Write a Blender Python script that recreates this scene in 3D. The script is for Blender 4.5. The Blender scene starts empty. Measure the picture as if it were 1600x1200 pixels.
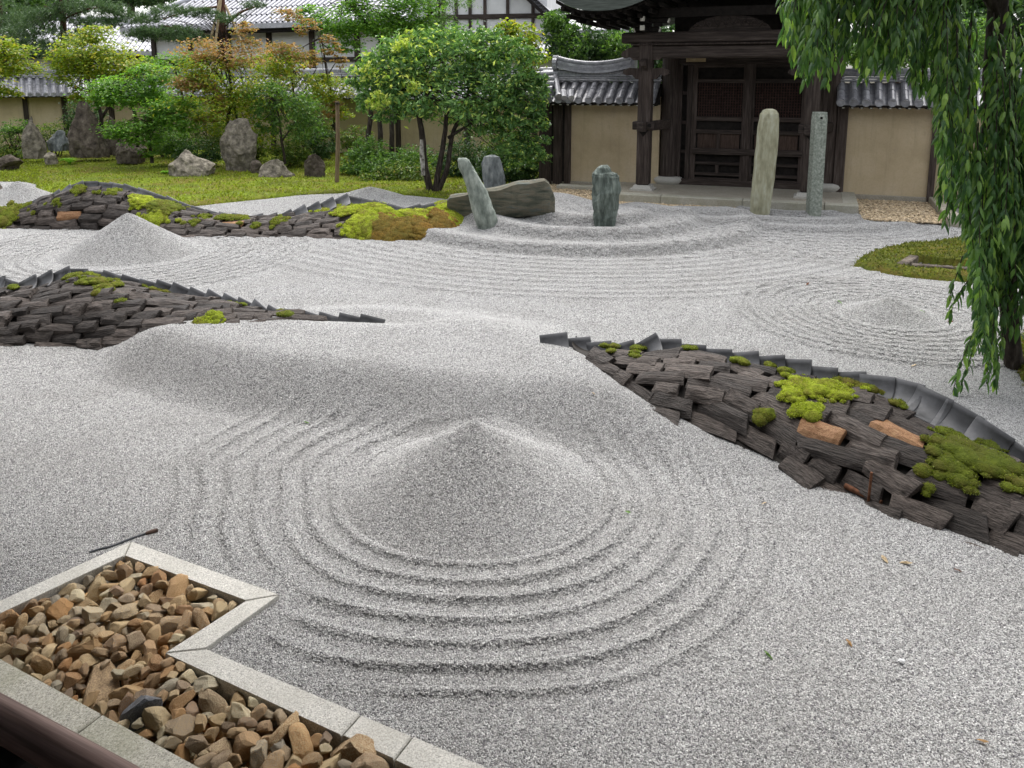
import bpy, bmesh, math, random
import numpy as np
from mathutils import Vector, Matrix
from mathutils import noise as mnoise

R = math.radians
scene = bpy.context.scene
COL = scene.collection

# ------------------------------------------------------------------ camera, sky, sun, exposure
CAM_Z, PITCH, FPX, PY0 = 2.5, R(10.0), 1250.0, 344.0
cam_data = bpy.data.cameras.new('camera')
cam_data.sensor_width = 36.0
cam_data.lens = FPX / 1600.0 * 36.0
cam_data.shift_y = -(600.0 - PY0) / 1600.0
cam_data.clip_start, cam_data.clip_end = 0.05, 2000.0
cam = bpy.data.objects.new('camera', cam_data)
cam.location = (0, 0, CAM_Z)
cam.rotation_euler = (R(90) - PITCH, 0, 0)
COL.objects.link(cam)
scene.camera = cam

world = bpy.data.worlds.new('World')
scene.world = world
world.use_nodes = True
wn = world.node_tree
wn.nodes.clear()
w_out = wn.nodes.new('ShaderNodeOutputWorld')
w_bg = wn.nodes.new('ShaderNodeBackground')
w_sky = wn.nodes.new('ShaderNodeTexSky')
w_hsv = wn.nodes.new('ShaderNodeHueSaturation')
w_sky.sky_type = 'NISHITA'
w_sky.sun_disc = False
w_sky.sun_elevation = R(64)
w_sky.sun_rotation = R(10)
w_sky.air_density = 1.0
w_sky.dust_density = 4.0
w_sky.ozone_density = 1.0
w_hsv.inputs['Saturation'].default_value = 0.22      # overcast: the sky is nearly grey
w_bg.inputs['Strength'].default_value = 0.15
wn.links.new(w_sky.outputs['Color'], w_hsv.inputs['Color'])
wn.links.new(w_hsv.outputs['Color'], w_bg.inputs['Color'])
wn.links.new(w_bg.outputs['Background'], w_out.inputs['Surface'])

sun_data = bpy.data.lights.new('sun', 'SUN')
sun_data.energy = 0.7
sun_data.angle = R(80)
sun_data.color = (1.0, 0.97, 0.93)
sun = bpy.data.objects.new('sun', sun_data)
SUN_EL, SUN_AZ = R(64), R(10)                      # azimuth measured from +Y towards +X
sd = Vector((math.cos(SUN_EL) * math.sin(SUN_AZ), math.cos(SUN_EL) * math.cos(SUN_AZ), math.sin(SUN_EL)))
sun.rotation_euler = sd.to_track_quat('Z', 'Y').to_euler()
sun.location = (0, 0, 30)
COL.objects.link(sun)

scene.view_settings.view_transform = 'Standard'
scene.view_settings.look = 'None'
scene.view_settings.exposure = 1.42
scene.view_settings.gamma = 1.0
scene.view_settings.use_curve_mapping = False

# ------------------------------------------------------------------ surveying helpers (photo point -> metres on the ground)
SP, CP = math.sin(PITCH), math.cos(PITCH)


def ray(px, py):
    u, v = px - 800.0, py - PY0
    return Vector((u, FPX * CP - v * SP, -(FPX * SP + v * CP)))


def G(px, py, z=0.0):
    d = ray(px, py)
    t = (z - CAM_Z) / d.z
    return Vector((d.x * t, d.y * t, z))


def A(px, py, Y):
    d = ray(px, py)
    t = Y / d.y
    return Vector((d.x * t, Y, CAM_Z + d.z * t))


def proj(p):
    x, y, z = p[0], p[1], p[2] - CAM_Z
    f = y * CP - z * SP
    return 800.0 + FPX * x / f, PY0 - FPX * (z * CP + y * SP) / f


def smooth(x):
    x = np.clip(x, 0.0, 1.0)
    return x * x * (3 - 2 * x)


def seg_dist(X, Y, poly, closed=True):
    d = np.full(X.shape, 1e9)
    n = len(poly)
    for i in range(n if closed else n - 1):
        ax, ay = poly[i][0], poly[i][1]
        bx, by = poly[(i + 1) % n][0], poly[(i + 1) % n][1]
        L2 = (bx - ax) ** 2 + (by - ay) ** 2 + 1e-12
        t = np.clip(((X - ax) * (bx - ax) + (Y - ay) * (by - ay)) / L2, 0, 1)
        d = np.minimum(d, np.hypot(X - ax - t * (bx - ax), Y - ay - t * (by - ay)))
    return d


def inside(X, Y, poly):
    r = np.zeros(X.shape, bool)
    n = len(poly)
    for i in range(n):
        ax, ay = poly[i][0], poly[i][1]
        bx, by = poly[(i + 1) % n][0], poly[(i + 1) % n][1]
        c = ((ay > Y) != (by > Y))
        xi = (bx - ax) * (Y - ay) / ((by - ay) if abs(by - ay) > 1e-12 else 1e-12) + ax
        r ^= c & (X < xi)
    return r


_rs = np.random.RandomState(7)
_waves = [(_rs.uniform(-1, 1, 2), _rs.uniform(0, 6.28), _rs.uniform(.6, 2.6)) for _ in range(14)]


def undul(X, Y, k=1.0):
    z = np.zeros(np.shape(X))
    for d, p, f in _waves:
        z = z + np.sin((d[0] * X + d[1] * Y) * f * k * 2 + p) / f
    return z / 8


# ------------------------------------------------------------------ mesh helpers
class MB:
    """collects faces, then links them as one mesh object"""

    def __init__(self):
        self.v, self.f, self.s = [], [], []

    def add(self, V, F, sm=False):
        o = len(self.v)
        self.v.extend([tuple(p) for p in V])
        self.f.extend([tuple(i + o for i in f) for f in F])
        self.s.extend([sm] * len(F))
        return self

    def box(self, c, s, rz=0.0, rx=0.0, ry=0.0, taper=1.0):
        M = Matrix.Translation(c) @ Matrix.Rotation(rz, 4, 'Z') @ Matrix.Rotation(ry, 4, 'Y') @ Matrix.Rotation(rx, 4, 'X')
        hx, hy, hz = s[0] / 2, s[1] / 2, s[2] / 2
        V = [M @ Vector((x * (hx if z < 0 else hx * taper), y * (hy if z < 0 else hy * taper), z * hz))
             for z in (-1, 1) for x, y in ((-1, -1), (1, -1), (1, 1), (-1, 1))]
        return self.add(V, [(3, 2, 1, 0), (4, 5, 6, 7), (0, 1, 5, 4), (1, 2, 6, 5), (2, 3, 7, 6), (3, 0, 4, 7)])

    def bbox(self, c, s, b=0.01, rz=0.0, rx=0.0, ry=0.0):
        """box with chamfered edges"""
        M = Matrix.Translation(c) @ Matrix.Rotation(rz, 4, 'Z') @ Matrix.Rotation(ry, 4, 'Y') @ Matrix.Rotation(rx, 4, 'X')
        hx, hy, hz = s[0] / 2, s[1] / 2, s[2] / 2
        b = min(b, hx * .9, hy * .9, hz * .9)
        ring = lambda x, y, z: [(-x, -y, z), (x, -y, z), (x, y, z), (-x, y, z)]
        V = ring(hx - b, hy - b, -hz) + ring(hx, hy, -hz + b) + ring(hx, hy, hz - b) + ring(hx - b, hy - b, hz)
        V = [M @ Vector(p) for p in V]
        F = [(3, 2, 1, 0), (12, 13, 14, 15)]
        for k in range(3):
            for i in range(4):
                j = (i + 1) % 4
                F.append((4 * k + i, 4 * k + j, 4 * k + 4 + j, 4 * k + 4 + i))
        return self.add(V, F)

    def tube(self, pts, radii, n=8, cap=True, sm=True):
        pts = [Vector(p) for p in pts]
        if not hasattr(radii, '__len__'):
            radii = [radii] * len(pts)
        V, F = [], []
        up = Vector((0.13, 0.21, 0.97))
        for i, p in enumerate(pts):
            t = (pts[min(i + 1, len(pts) - 1)] - pts[max(i - 1, 0)])
            t = t.normalized() if t.length > 1e-9 else Vector((0, 0, 1))
            a = t.cross(up)
            a = (a if a.length > 1e-3 else t.cross(Vector((1, 0, 0)))).normalized()
            up = a.cross(t)
            b = t.cross(a)
            for k in range(n):
                q = 2 * math.pi * k / n
                V.append(p + (a * math.cos(q) + b * math.sin(q)) * radii[i])
        for i in range(len(pts) - 1):
            for k in range(n):
                F.append((i * n + k, i * n + (k + 1) % n, (i + 1) * n + (k + 1) % n, (i + 1) * n + k))
        self.add(V, F, sm)
        if cap:
            self.add(V[:n], [tuple(range(n))[::-1]])
            self.add(V[-n:], [tuple(range(n))])
        return self

    def loft(self, rings, closed=True, cap=True, sm=False):
        n = len(rings[0])
        V = [p for r in rings for p in r]
        F = []
        for i in range(len(rings) - 1):
            for k in range(n if closed else n - 1):
                F.append((i * n + k, i * n + (k + 1) % n, (i + 1) * n + (k + 1) % n, (i + 1) * n + k))
        self.add(V, F, sm)
        if cap and closed:
            self.add(rings[0], [tuple(range(n))[::-1]], sm)
            self.add(rings[-1], [tuple(range(n))], sm)
        return self

    def mesh(self, name):
        m = bpy.data.meshes.new(name)
        m.from_pydata(self.v, [], self.f)
        m.polygons.foreach_set('use_smooth', self.s)
        m.update()
        return m

    def build(self, name, mat, parent=None, local=False):
        if parent is not None and not local:
            L = parent.matrix_basis.inverted()
            self.v = [tuple(L @ Vector(p)) for p in self.v]
        return link(name, self.mesh(name), mat, parent)


def link(name, me, mat, parent=None):
    if mat is not None and len(me.materials) == 0:
        me.materials.append(mat)
    o = bpy.data.objects.new(name, me)
    o.parent = parent
    COL.objects.link(o)
    return o


def put(name, me, M, parent):
    """one more piece sharing its mesh; M is in the parent's space"""
    o = bpy.data.objects.new(name, me)
    o.parent = parent
    o.matrix_basis = M
    COL.objects.link(o)
    return o


def np_mesh(name, V, F, sm=False):
    """V (n,3), F (m,k) arrays"""
    me = bpy.data.meshes.new(name)
    V = np.ascontiguousarray(V, dtype=np.float32)
    F = np.ascontiguousarray(F, dtype=np.int32)
    k = F.shape[1]
    me.vertices.add(len(V))
    me.vertices.foreach_set('co', V.ravel())
    me.loops.add(F.size)
    me.loops.foreach_set('vertex_index', F.ravel())
    me.polygons.add(len(F))
    me.polygons.foreach_set('loop_start', np.arange(0, F.size, k, dtype=np.int32))
    me.polygons.foreach_set('loop_total', np.full(len(F), k, dtype=np.int32))
    me.polygons.foreach_set('use_smooth', np.full(len(F), sm, dtype=bool))
    me.update(calc_edges=True)
    return me


def tag(o, label=None, cat=None, group=None, kind=None):
    if label: o['label'] = label
    if cat: o['category'] = cat
    if group: o['group'] = group
    if kind: o['kind'] = kind
    return o


def thing(name, label, cat, loc=(0, 0, 0), rz=0.0, group=None):
    o = bpy.data.objects.new(name, None)
    o.empty_display_size = 0.2
    o.matrix_basis = Matrix.Translation(loc) @ Matrix.Rotation(rz, 4, 'Z')
    COL.objects.link(o)
    return tag(o, label, cat, group)


# ------------------------------------------------------------------ materials
class NT:
    def __init__(self, name):
        self.m = bpy.data.materials.new(name)
        self.m.use_nodes = True
        self.t = self.m.node_tree
        self.t.nodes.clear()
        self.out = self.t.nodes.new('ShaderNodeOutputMaterial')

    def n(self, kind, props=None, **ins):
        nd = self.t.nodes.new('ShaderNode' + kind)
        for k, v in (props or {}).items():
            setattr(nd, k, v)
        for k, v in ins.items():
            key = int(k[1:]) if k[0] == '_' else k.replace('_', ' ')
            s = nd.inputs[key]
            if isinstance(v, bpy.types.NodeSocket):
                self.t.links.new(v, s)
            else:
                s.default_value = v
        return nd

    def ramp(self, fac, stops, interp='LINEAR'):
        nd = self.t.nodes.new('ShaderNodeValToRGB')
        nd.color_ramp.interpolation = interp
        el = nd.color_ramp.elements
        while len(el) < len(stops):
            el.new(0.5)
        for e, (p, c) in zip(el, stops):
            e.position = p
            e.color = (c, c, c, 1) if not hasattr(c, '__len__') else (*c, 1)
        self.t.links.new(fac, nd.inputs[0])
        return nd.outputs[0]

    def pos(self, obj=False):
        if obj:
            return self.n('TexCoord').outputs['Object']
        return self.n('NewGeometry').outputs['Position']

    def scale(self, vec, s):
        return self.n('Mapping', None, Vector=vec, Scale=s).outputs[0]

    def noise(self, vec, s, detail=3.0, rough=0.55):
        return self.n('TexNoise', None, Vector=vec, Scale=s, Detail=detail, Roughness=rough).outputs['Fac']

    def mix(self, f, a, b, mode='MIX'):
        nd = self.t.nodes.new('ShaderNodeMix')
        nd.data_type = 'RGBA'
        nd.blend_type = mode
        for s, v in ((nd.inputs[0], f), (nd.inputs[6], a), (nd.inputs[7], b)):
            if isinstance(v, bpy.types.NodeSocket):
                self.t.links.new(v, s)
            else:
                s.default_value = v if isinstance(v, (int, float)) else ((*v, 1) if len(v) == 3 else v)
        return nd.outputs[2]

    def bump(self, h, strength=0.5, dist=0.02, normal=None):
        nd = self.n('Bump', None, Height=h, Strength=strength, Distance=dist)
        if normal is not None:
            self.t.links.new(normal, nd.inputs['Normal'])
        return nd.outputs[0]

    def math(self, op, a, b=0.0):
        return self.n('Math', {'operation': op}, _0=a, _1=b).outputs[0]

    def done(self, color, rough=0.8, normal=None, spec=0.3, metal=0.0):
        b = self.n('BsdfPrincipled', None, Base_Color=color if isinstance(color, bpy.types.NodeSocket) else (*color, 1), Roughness=rough, Metallic=metal)
        b.inputs['Specular IOR Level'].default_value = spec
        if normal is not None:
            self.t.links.new(normal, b.inputs['Normal'])
        self.t.links.new(b.outputs[0], self.out.inputs[0])
        return self.m


def m_gravel():
    k = NT('gap_shaded_gravel')
    p = k.pos()
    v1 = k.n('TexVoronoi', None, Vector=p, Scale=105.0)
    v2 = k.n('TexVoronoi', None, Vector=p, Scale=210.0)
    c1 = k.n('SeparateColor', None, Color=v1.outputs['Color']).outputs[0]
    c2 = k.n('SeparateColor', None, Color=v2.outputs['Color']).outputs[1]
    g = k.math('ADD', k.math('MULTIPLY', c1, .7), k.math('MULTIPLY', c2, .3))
    col = k.ramp(g, [(0.0, (.05, .05, .05)), (.25, (.12, .118, .115)), (.55, (.21, .205, .20)), (.8, (.30, .295, .285)), (1, (.42, .41, .40))])  # greys kept dark: shade in the gaps between chips is put into the colour
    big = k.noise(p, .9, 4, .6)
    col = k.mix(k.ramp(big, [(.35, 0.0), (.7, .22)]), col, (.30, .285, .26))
    h = k.math('ADD', k.math('MULTIPLY', v1.outputs['Distance'], -1.0), k.math('MULTIPLY', v2.outputs['Distance'], -.35))
    return k.done(col, .85, k.bump(h, .7, .009), .2)


def m_pebble():
    k = NT('gravel_pebble')
    r = k.n('TexWhiteNoise', {'noise_dimensions': '2D'}, Vector=k.n('CombineXYZ', None, X=k.math('MULTIPLY', k.n('NewGeometry').outputs['Random Per Island'], 91.7), Y=k.math('MULTIPLY', k.n('ObjectInfo').outputs['Random'], 53.3)).outputs[0]).outputs[0]
    col = k.ramp(r, [(0.0, (.11, .11, .115)), (.12, (.19, .18, .19)), (.28, (.31, .305, .295)), (.4, (.37, .38, .365)), (.55, (.41, .405, .39)), (.7, (.46, .445, .435)), (.85, (.50, .50, .485)), (1, (.68, .67, .65))])
    damp = k.noise(k.pos(), 1.3, 6, .68)
    col = k.mix(k.ramp(damp, [(.44, 0.0), (.66, .22)]), col, (.22, .21, .19))
    return k.done(col, .8, None, .25)


def m_bark():
    k = NT('pine_bark')
    p = k.pos(True)
    r = k.n('ObjectInfo').outputs['Random']
    sh = k.n('VectorMath', {'operation': 'ADD'}, _0=p, _1=k.n('CombineXYZ', None, X=k.math('MULTIPLY', r, 37.0), Y=k.math('MULTIPLY', r, 11.0)).outputs[0]).outputs[0]
    g = k.noise(k.scale(sh, (4.5, 13, 3)), 1.0, 5, .62)
    f = k.noise(sh, 60.0, 4, .6)
    tone = k.ramp(r, [(0, .5), (.5, .95), (1, 1.5)])
    col = k.ramp(g, [(.3, (.012, .009, .007)), (.45, (.055, .043, .036)), (.6, (.105, .085, .073)), (.8, (.18, .152, .132))])
    col = k.mix(1.0, col, tone, 'MULTIPLY')
    col = k.mix(k.ramp(f, [(.55, 0.0), (.75, .4)]), col, (.085, .09, .075))
    h = k.math('ADD', k.math('MULTIPLY', g, 1.0), k.math('MULTIPLY', f, .25))
    return k.done(col, .62, k.bump(h, 1.0, .03), .3)


def m_freshwood():
    k = NT('peeled_wood')
    p = k.pos(True)
    g = k.noise(k.scale(p, (6, 40, 40)), 1.0, 4, .6)
    col = k.ramp(g, [(.3, (0.101, 0.036, 0.016)), (.47, (0.238, 0.108, 0.047)), (.6, (0.374, 0.223, 0.108)), (.85, (0.490, 0.346, 0.202))])
    return k.done(col, .6, k.bump(g, .6, .01), .3)


def m_simple(name, stops, scale=8.0, rough=.8, bump=.4, dist=.01, spec=.3, obj=True, rnd=0.0, stretch=(1, 1, 1), detail=4, island=False):
    k = NT(name)
    p = k.pos(obj)
    vec = k.scale(p, stretch)
    if rnd:
        r = k.n('NewGeometry').outputs['Random Per Island'] if island else k.n('ObjectInfo').outputs['Random']
        vec = k.n('VectorMath', {'operation': 'ADD'}, _0=vec, _1=k.n('CombineXYZ', None, X=k.math('MULTIPLY', r, 91.0), Z=k.math('MULTIPLY', r, 43.0)).outputs[0]).outputs[0]
    g = k.noise(vec, scale, detail, .6)
    col = k.ramp(g, stops)
    if rnd:
        col = k.mix(1.0, col, k.ramp(r, [(0, 1.0 - rnd), (1, 1.0 + rnd)]), 'MULTIPLY')
    return k.done(col, rough, k.bump(g, bump, dist) if bump else None, spec)


def m_bedstone(island=False):
    k = NT('brown_stone')
    p = k.pos(True)
    r = k.n('NewGeometry').outputs['Random Per Island'] if island else k.n('ObjectInfo').outputs['Random']
    vec = k.n('VectorMath', {'operation': 'ADD'}, _0=p, _1=k.n('CombineXYZ', None, X=k.math('MULTIPLY', r, 91.0), Z=k.math('MULTIPLY', r, 43.0)).outputs[0]).outputs[0]
    g = k.noise(vec, 14.0, 6, .65)
    f = k.noise(vec, 70.0, 3, .6)
    base = k.ramp(r, [(0, (0.247, 0.110, 0.039)), (.14, (0.436, 0.249, 0.096)), (.3, (0.480, 0.330, 0.166)), (.45, (0.232, 0.147, 0.090)), (.6, (0.582, 0.441, 0.235)), (.72, (0.349, 0.184, 0.066)), (.82, (0.291, 0.271, 0.229)), (.93, (0.700, 0.632, 0.415)), (1, (0.189, 0.184, 0.166))])
    alt = k.ramp(k.n('TexWhiteNoise', {'noise_dimensions': '1D'}, W=k.math('MULTIPLY', r, 777.0)).outputs[0], [(0, (0.436, 0.191, 0.056)), (.5, (0.610, 0.485, 0.291)), (1, (0.262, 0.213, 0.166))])
    col = k.mix(k.ramp(g, [(.42, 0.0), (.58, .85)]), base, alt)
    col = k.mix(k.ramp(f, [(.3, .45), (.55, 0.0)]), col, (0.131, 0.087, 0.056))
    return k.done(col, .75, k.bump(k.math('ADD', g, k.math('MULTIPLY', f, .3)), .7, .015), .3)


def m_granite(name, base, lichen=None, s=260.0):
    k = NT(name)
    p = k.pos()
    v = k.n('TexVoronoi', None, Vector=p, Scale=s)
    c = k.n('SeparateColor', None, Color=v.outputs['Color']).outputs[0]
    col = k.ramp(c, [(0, tuple(.5 * b for b in base)), (.2, tuple(.8 * b for b in base)), (.6, base), (1, tuple(min(1, 1.35 * b) for b in base))])
    g = k.noise(p, 3.0, 5, .6)
    col = k.mix(k.ramp(g, [(.4, 0.0), (.7, .55)]), col, lichen or tuple(.6 * b for b in base))
    return k.done(col, .8, k.bump(k.noise(p, 90.0, 4), .3, .005), .25)


def m_leaf(name, stops, trans=.35, rough=.45, obj_rand=False):
    k = NT(name)
    r = k.n('ObjectInfo').outputs['Random'] if obj_rand else k.n('NewGeometry').outputs['Random Per Island']
    col = k.ramp(r, stops)
    b = k.n('BsdfPrincipled', None, Base_Color=col, Roughness=rough)
    b.inputs['Specular IOR Level'].default_value = .35
    t = k.n('BsdfTranslucent', None, Color=k.mix(1.0, col, (1.5, 1.6, .9), 'MULTIPLY'))
    mx = k.n('MixShader', None, Fac=trans, _1=b.outputs[0], _2=t.outputs[0])
    k.t.links.new(mx.outputs[0], k.out.inputs[0])
    return k.m


def m_moss(name, a, b, c, s=30.0, big_s=7.0):
    k = NT(name)
    p = k.pos()
    g = k.noise(p, s, 5, .7)
    big = k.noise(p, big_s, 4, .6)
    col = k.ramp(g, [(.28, a), (.5, b), (.72, c)])
    col = k.mix(k.ramp(big, [(.42, 0.0), (.62, .75)]), col, (.115, .085, .022))
    mid = k.noise(k.scale(p, (1, 1.6, 1)), .55, 5, .65)
    col = k.mix(k.ramp(mid, [(.45, 0.0), (.62, .6)]), col, (.055, .075, .012))
    return k.done(col, .95, k.bump(k.noise(p, s * 2.2, 4, .7), 1.0, .02), .1)


M = {}
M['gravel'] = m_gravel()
M['pebble'] = m_pebble()
M['bark'] = m_bark()
M['fresh'] = m_freshwood()
M['core'] = m_simple('mound_earth', [(.3, (.012, .010, .008)), (.7, (.03, .025, .02))], 14)
M['kawara'] = m_simple('smoked_tile', [(.3, (0.036, 0.036, 0.037)), (.55, (0.076, 0.076, 0.079)), (.75, (0.137, 0.137, 0.140))], 7, .42, .25, .006, .5, rnd=.35)
M['rooftile'] = m_simple('weathered_roof_tile', [(.3, (.15, .15, .165)), (.55, (.27, .27, .29)), (.75, (.40, .40, .42))], 9, .28, .2, .006, .6, rnd=.25)
M['rooffar'] = m_simple('pale_roof_tile', [(.3, (0.312, 0.312, 0.335)), (.7, (0.452, 0.452, 0.484))], 3, .3, .1, .01, .7)
M['stone'] = m_bedstone()
M['stone_rest'] = m_bedstone(True)
M['darkstone'] = m_simple('dark_wet_stone', [(.3, (.03, .032, .036)), (.7, (.13, .135, .15))], 16, .35, .5, .01, .5)
M['granite'] = m_granite('pale_granite', (.47, .455, .415), (.35, .335, .29))
M['granite2'] = m_granite('mossy_granite', (.42, .40, .34), (.24, .24, .15), 200.0)
M['step'] = m_granite('worn_step_stone', (.36, .33, .27), (.23, .21, .16), 160.0)
M['wood'] = m_simple('dark_timber', [(.3, (.022, .016, .013)), (.5, (.05, .037, .031)), (.75, (.10, .08, .07))], 1.0, .75, .5, .006, .25, stretch=(30, 30, 2.2), rnd=.25)
M['woodh'] = m_simple('dark_timber_beam', [(.3, (.018, .013, .011)), (.5, (.04, .030, .025)), (.75, (.085, .067, .058))], 1.0, .75, .5, .006, .25, stretch=(2.2, 30, 30), rnd=.25)
M['woodblk'] = m_simple('blackened_timber', [(.3, (0.007, 0.006, 0.005)), (.7, (0.021, 0.017, 0.015))], 12, .8, .3, .005, .2)
M['lattice'] = m_simple('reddish_lattice_wood', [(.3, (0.025, 0.013, 0.011)), (.7, (0.065, 0.036, 0.029))], 12, .8, .3, .005, .2)
M['plankred'] = m_simple('brown_door_panel', [(.3, (0.035, 0.022, 0.017)), (.7, (0.098, 0.066, 0.052))], 1.0, .75, .3, .004, .2, stretch=(40, 40, 4), rnd=.2)
M['rail'] = m_simple('weathered_rail_wood', [(.3, (0.170, 0.102, 0.084)), (.55, (0.442, 0.285, 0.238)), (.75, (0.714, 0.495, 0.420))], 1.0, .6, .4, .003, .3, stretch=(2, 60, 60))
def m_plaster():
    k = NT('tan_plaster')
    p = k.pos(True)
    g = k.noise(p, 1.4, 7, .6)
    col = k.ramp(g, [(.3, (.44, .355, 0.230)), (.5, (.52, .425, 0.280)), (.7, (.57, .475, 0.336))])
    s = k.noise(k.scale(p, (9, 9, .7)), 1.0, 5, .65)
    col = k.mix(k.ramp(s, [(.52, 0.0), (.75, .4)]), col, (.31, .25, 0.168))
    b = k.noise(p, 3.3, 6, .7)
    col = k.mix(k.ramp(b, [(.58, 0.0), (.72, .45)]), col, (.35, .29, 0.213))
    w = k.noise(p, 26.0, 5, .6)
    return k.done(k.mix(k.ramp(w, [(.35, .2), (.55, 0.0)]), col, (.34, .26, 0.168)), .92, k.bump(w, .25, .006), .1)


M['plaster'] = m_plaster()
M['white'] = m_simple('white_plaster', [(.3, (.62, .62, .62)), (.7, (.74, .74, .74))], 2.0, .9, .05, .01, .1)
M['ropewhite'] = m_simple('white_painted_tip', [(.3, (.5, .48, .42)), (.7, (.68, .66, .6))], 9.0, .8, .05, .004, .1)
M['hiwada'] = m_simple('cypress_bark_roof', [(.3, (.05, .058, .05)), (.7, (.12, .135, .12))], 1.0, .9, .5, .01, .1, stretch=(3, 3, 60))
M['slab_green'] = m_simple('green_schist', [(.25, (.05, .058, .048)), (.45, (.15, .175, .15)), (.62, (.28, .31, .27)), (.8, (.46, .47, .41))], 1.0, .7, 1.0, .03, .3, stretch=(9, 9, 3.6), detail=9, rnd=.12)
M['slab_dark'] = m_simple('dark_green_schist', [(.25, (.02, .025, .02)), (.45, (.085, .105, .09)), (.6, (.16, .19, .165)), (.8, (.33, .36, .32))], 1.0, .7, 1.0, .04, .3, stretch=(13, 13, 3.2), detail=9)
M['slab_blue'] = m_simple('blue_grey_schist', [(.3, (.05, .056, .056)), (.5, (.135, .15, .15)), (.6, (.21, .225, .22)), (.8, (.33, .34, .32))], 1.0, .75, .8, .02, .3, stretch=(9, 9, 4), detail=7)
M['slab_tan'] = m_simple('mossy_tan_stone', [(.28, (0.030, 0.035, 0.027)), (.43, (0.084, 0.090, 0.068)), (.56, (0.151, 0.135, 0.099)), (.66, (0.112, 0.129, 0.114)), (.8, (0.257, 0.251, 0.205))], 1.0, .8, 1.0, .04, .25, stretch=(2.2, 8, 11), detail=9)
M['pillar'] = m_simple('lichened_pillar_stone', [(.25, (.17, .16, .10)), (.5, (.33, .32, .22)), (.7, (.46, .46, .36))], 1.0, .8, .6, .012, .2, stretch=(11, 11, 3.0), detail=9)
M['pillar2'] = m_simple('grey_green_granite', [(.3, (.13, .15, .125)), (.5, (.25, .275, .235)), (.7, (.40, .42, .37))], 26.0, .8, .5, .006, .2, detail=5)
M['rock_pale'] = m_simple('pale_garden_rock', [(.25, (.05, .045, .035)), (.45, (.17, .15, .12)), (.62, (.31, .275, .22)), (.8, (.48, .44, .37))], 8.0, .85, 1.0, .06, .2, detail=9, rnd=.2)
M['rock_dark'] = m_simple('dark_garden_rock', [(.25, (.02, .017, .014)), (.45, (.075, .06, .048)), (.62, (.135, .112, .09)), (.8, (.24, .21, .175))], 7.0, .85, 1.0, .06, .2, detail=9, rnd=.2)
M['mossb'] = m_moss('bright_cushion_moss', (.10, .13, .010), (.24, .29, .022), (.38, .44, .045), 24.0)
M['mosso'] = m_moss('brown_cushion_moss', (.05, .028, .008), (.15, .085, .018), (.24, .15, .03), 24.0)
M['mossd'] = m_moss('dark_island_moss', (.03, .036, .007), (.085, .10, .013), (.155, .175, .02), 22.0)
M['mossl'] = m_moss('lawn_moss', (0.048, 0.067, 0.006), (0.116, 0.157, 0.011), (0.193, 0.251, 0.017), 9.0, 1.1)
M['mossi'] = m_moss('island_moss', (.045, .055, .008), (.12, .145, .016), (.20, .235, .025), 22.0)
M['trunk'] = m_simple('tree_bark', [(.3, (.016, .012, .010)), (.55, (.05, .040, .033)), (.8, (.12, .105, .09))], 1.0, .9, .7, .01, .15, stretch=(26, 26, 6))
M['trunkpine'] = m_simple('red_pine_bark', [(.3, (.035, .016, .012)), (.55, (.12, .055, .04)), (.8, (.20, .11, .08))], 1.0, .9, .7, .01, .15, stretch=(14, 14, 5))
M['trunkpale'] = m_simple('pale_lichened_bark', [(.35, (.10, .09, .075)), (.5, (.38, .36, .32)), (.7, (.58, .56, .51))], 9.0, .9, .5, .01, .15)
M['bamboo'] = m_simple('tan_bamboo', [(.3, (.24, .17, .085)), (.7, (.42, .33, .20))], 5, .6, .1, .004, .3)
M['stake'] = m_simple('brown_stake', [(.3, (.13, .09, .055)), (.7, (.27, .20, .13))], 1.0, .8, .3, .004, .2, stretch=(30, 30, 4))
M['rust'] = m_simple('rusty_iron', [(.3, (.06, .025, .012)), (.7, (.17, .075, .04))], 30, .85, .4, .003, .2)
M['hose'] = m_simple('black_hose', [(.3, (.02, .022, .026)), (.7, (.05, .055, .062))], 20, .5, .1, .002, .4)
M['hose_tip'] = m_simple('brown_hose_fitting', [(.3, (.05, .028, .02)), (.7, (.12, .075, .055))], 20, .6, .1, .002, .3)
M['tanpeb'] = m_simple('tan_pebble', [(.3, (.28, .20, .12)), (.5, (.46, .36, .23)), (.75, (.62, .53, .40))], 20, .8, .3, .004, .25, rnd=.45, island=True)
M['earth'] = m_simple('garden_earth', [(.3, (.025, .022, .015)), (.7, (.06, .055, .035))], 2.0, .95, .5, .03, .1)

M['l_cam'] = m_leaf('camellia_leaf', [(0, (0.057, 0.135, 0.040)), (.4, (0.112, 0.231, 0.068)), (.75, (0.190, 0.330, 0.089)), (.92, (0.278, 0.437, 0.112)), (.95, (0.615, 0.712, 0.134)), (1, (0.615, 0.712, 0.224))], .22, .32)
M['l_yel'] = m_leaf('yellow_new_leaf', [(0, (0.192, 0.304, 0.048)), (.5, (0.416, 0.512, 0.080)), (1, (0.600, 0.600, 0.192))], .35)
M['l_map'] = m_leaf('yellow_green_maple_leaf', [(0, (0.120, 0.192, 0.022)), (.5, (0.208, 0.288, 0.029)), (.8, (0.320, 0.352, 0.032)), (1, (0.400, 0.304, 0.040))], .45)
M['l_mapg'] = m_leaf('green_maple_leaf', [(0, (0.064, 0.160, 0.026)), (.5, (0.120, 0.256, 0.035)), (1, (0.208, 0.336, 0.048))], .45)
M['l_mapo'] = m_leaf('orange_maple_leaf', [(0, (0.138, 0.162, 0.035)), (.3, (0.230, 0.177, 0.053)), (.65, (0.323, 0.169, 0.070)), (1, (0.380, 0.221, 0.106))], .4)
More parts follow.
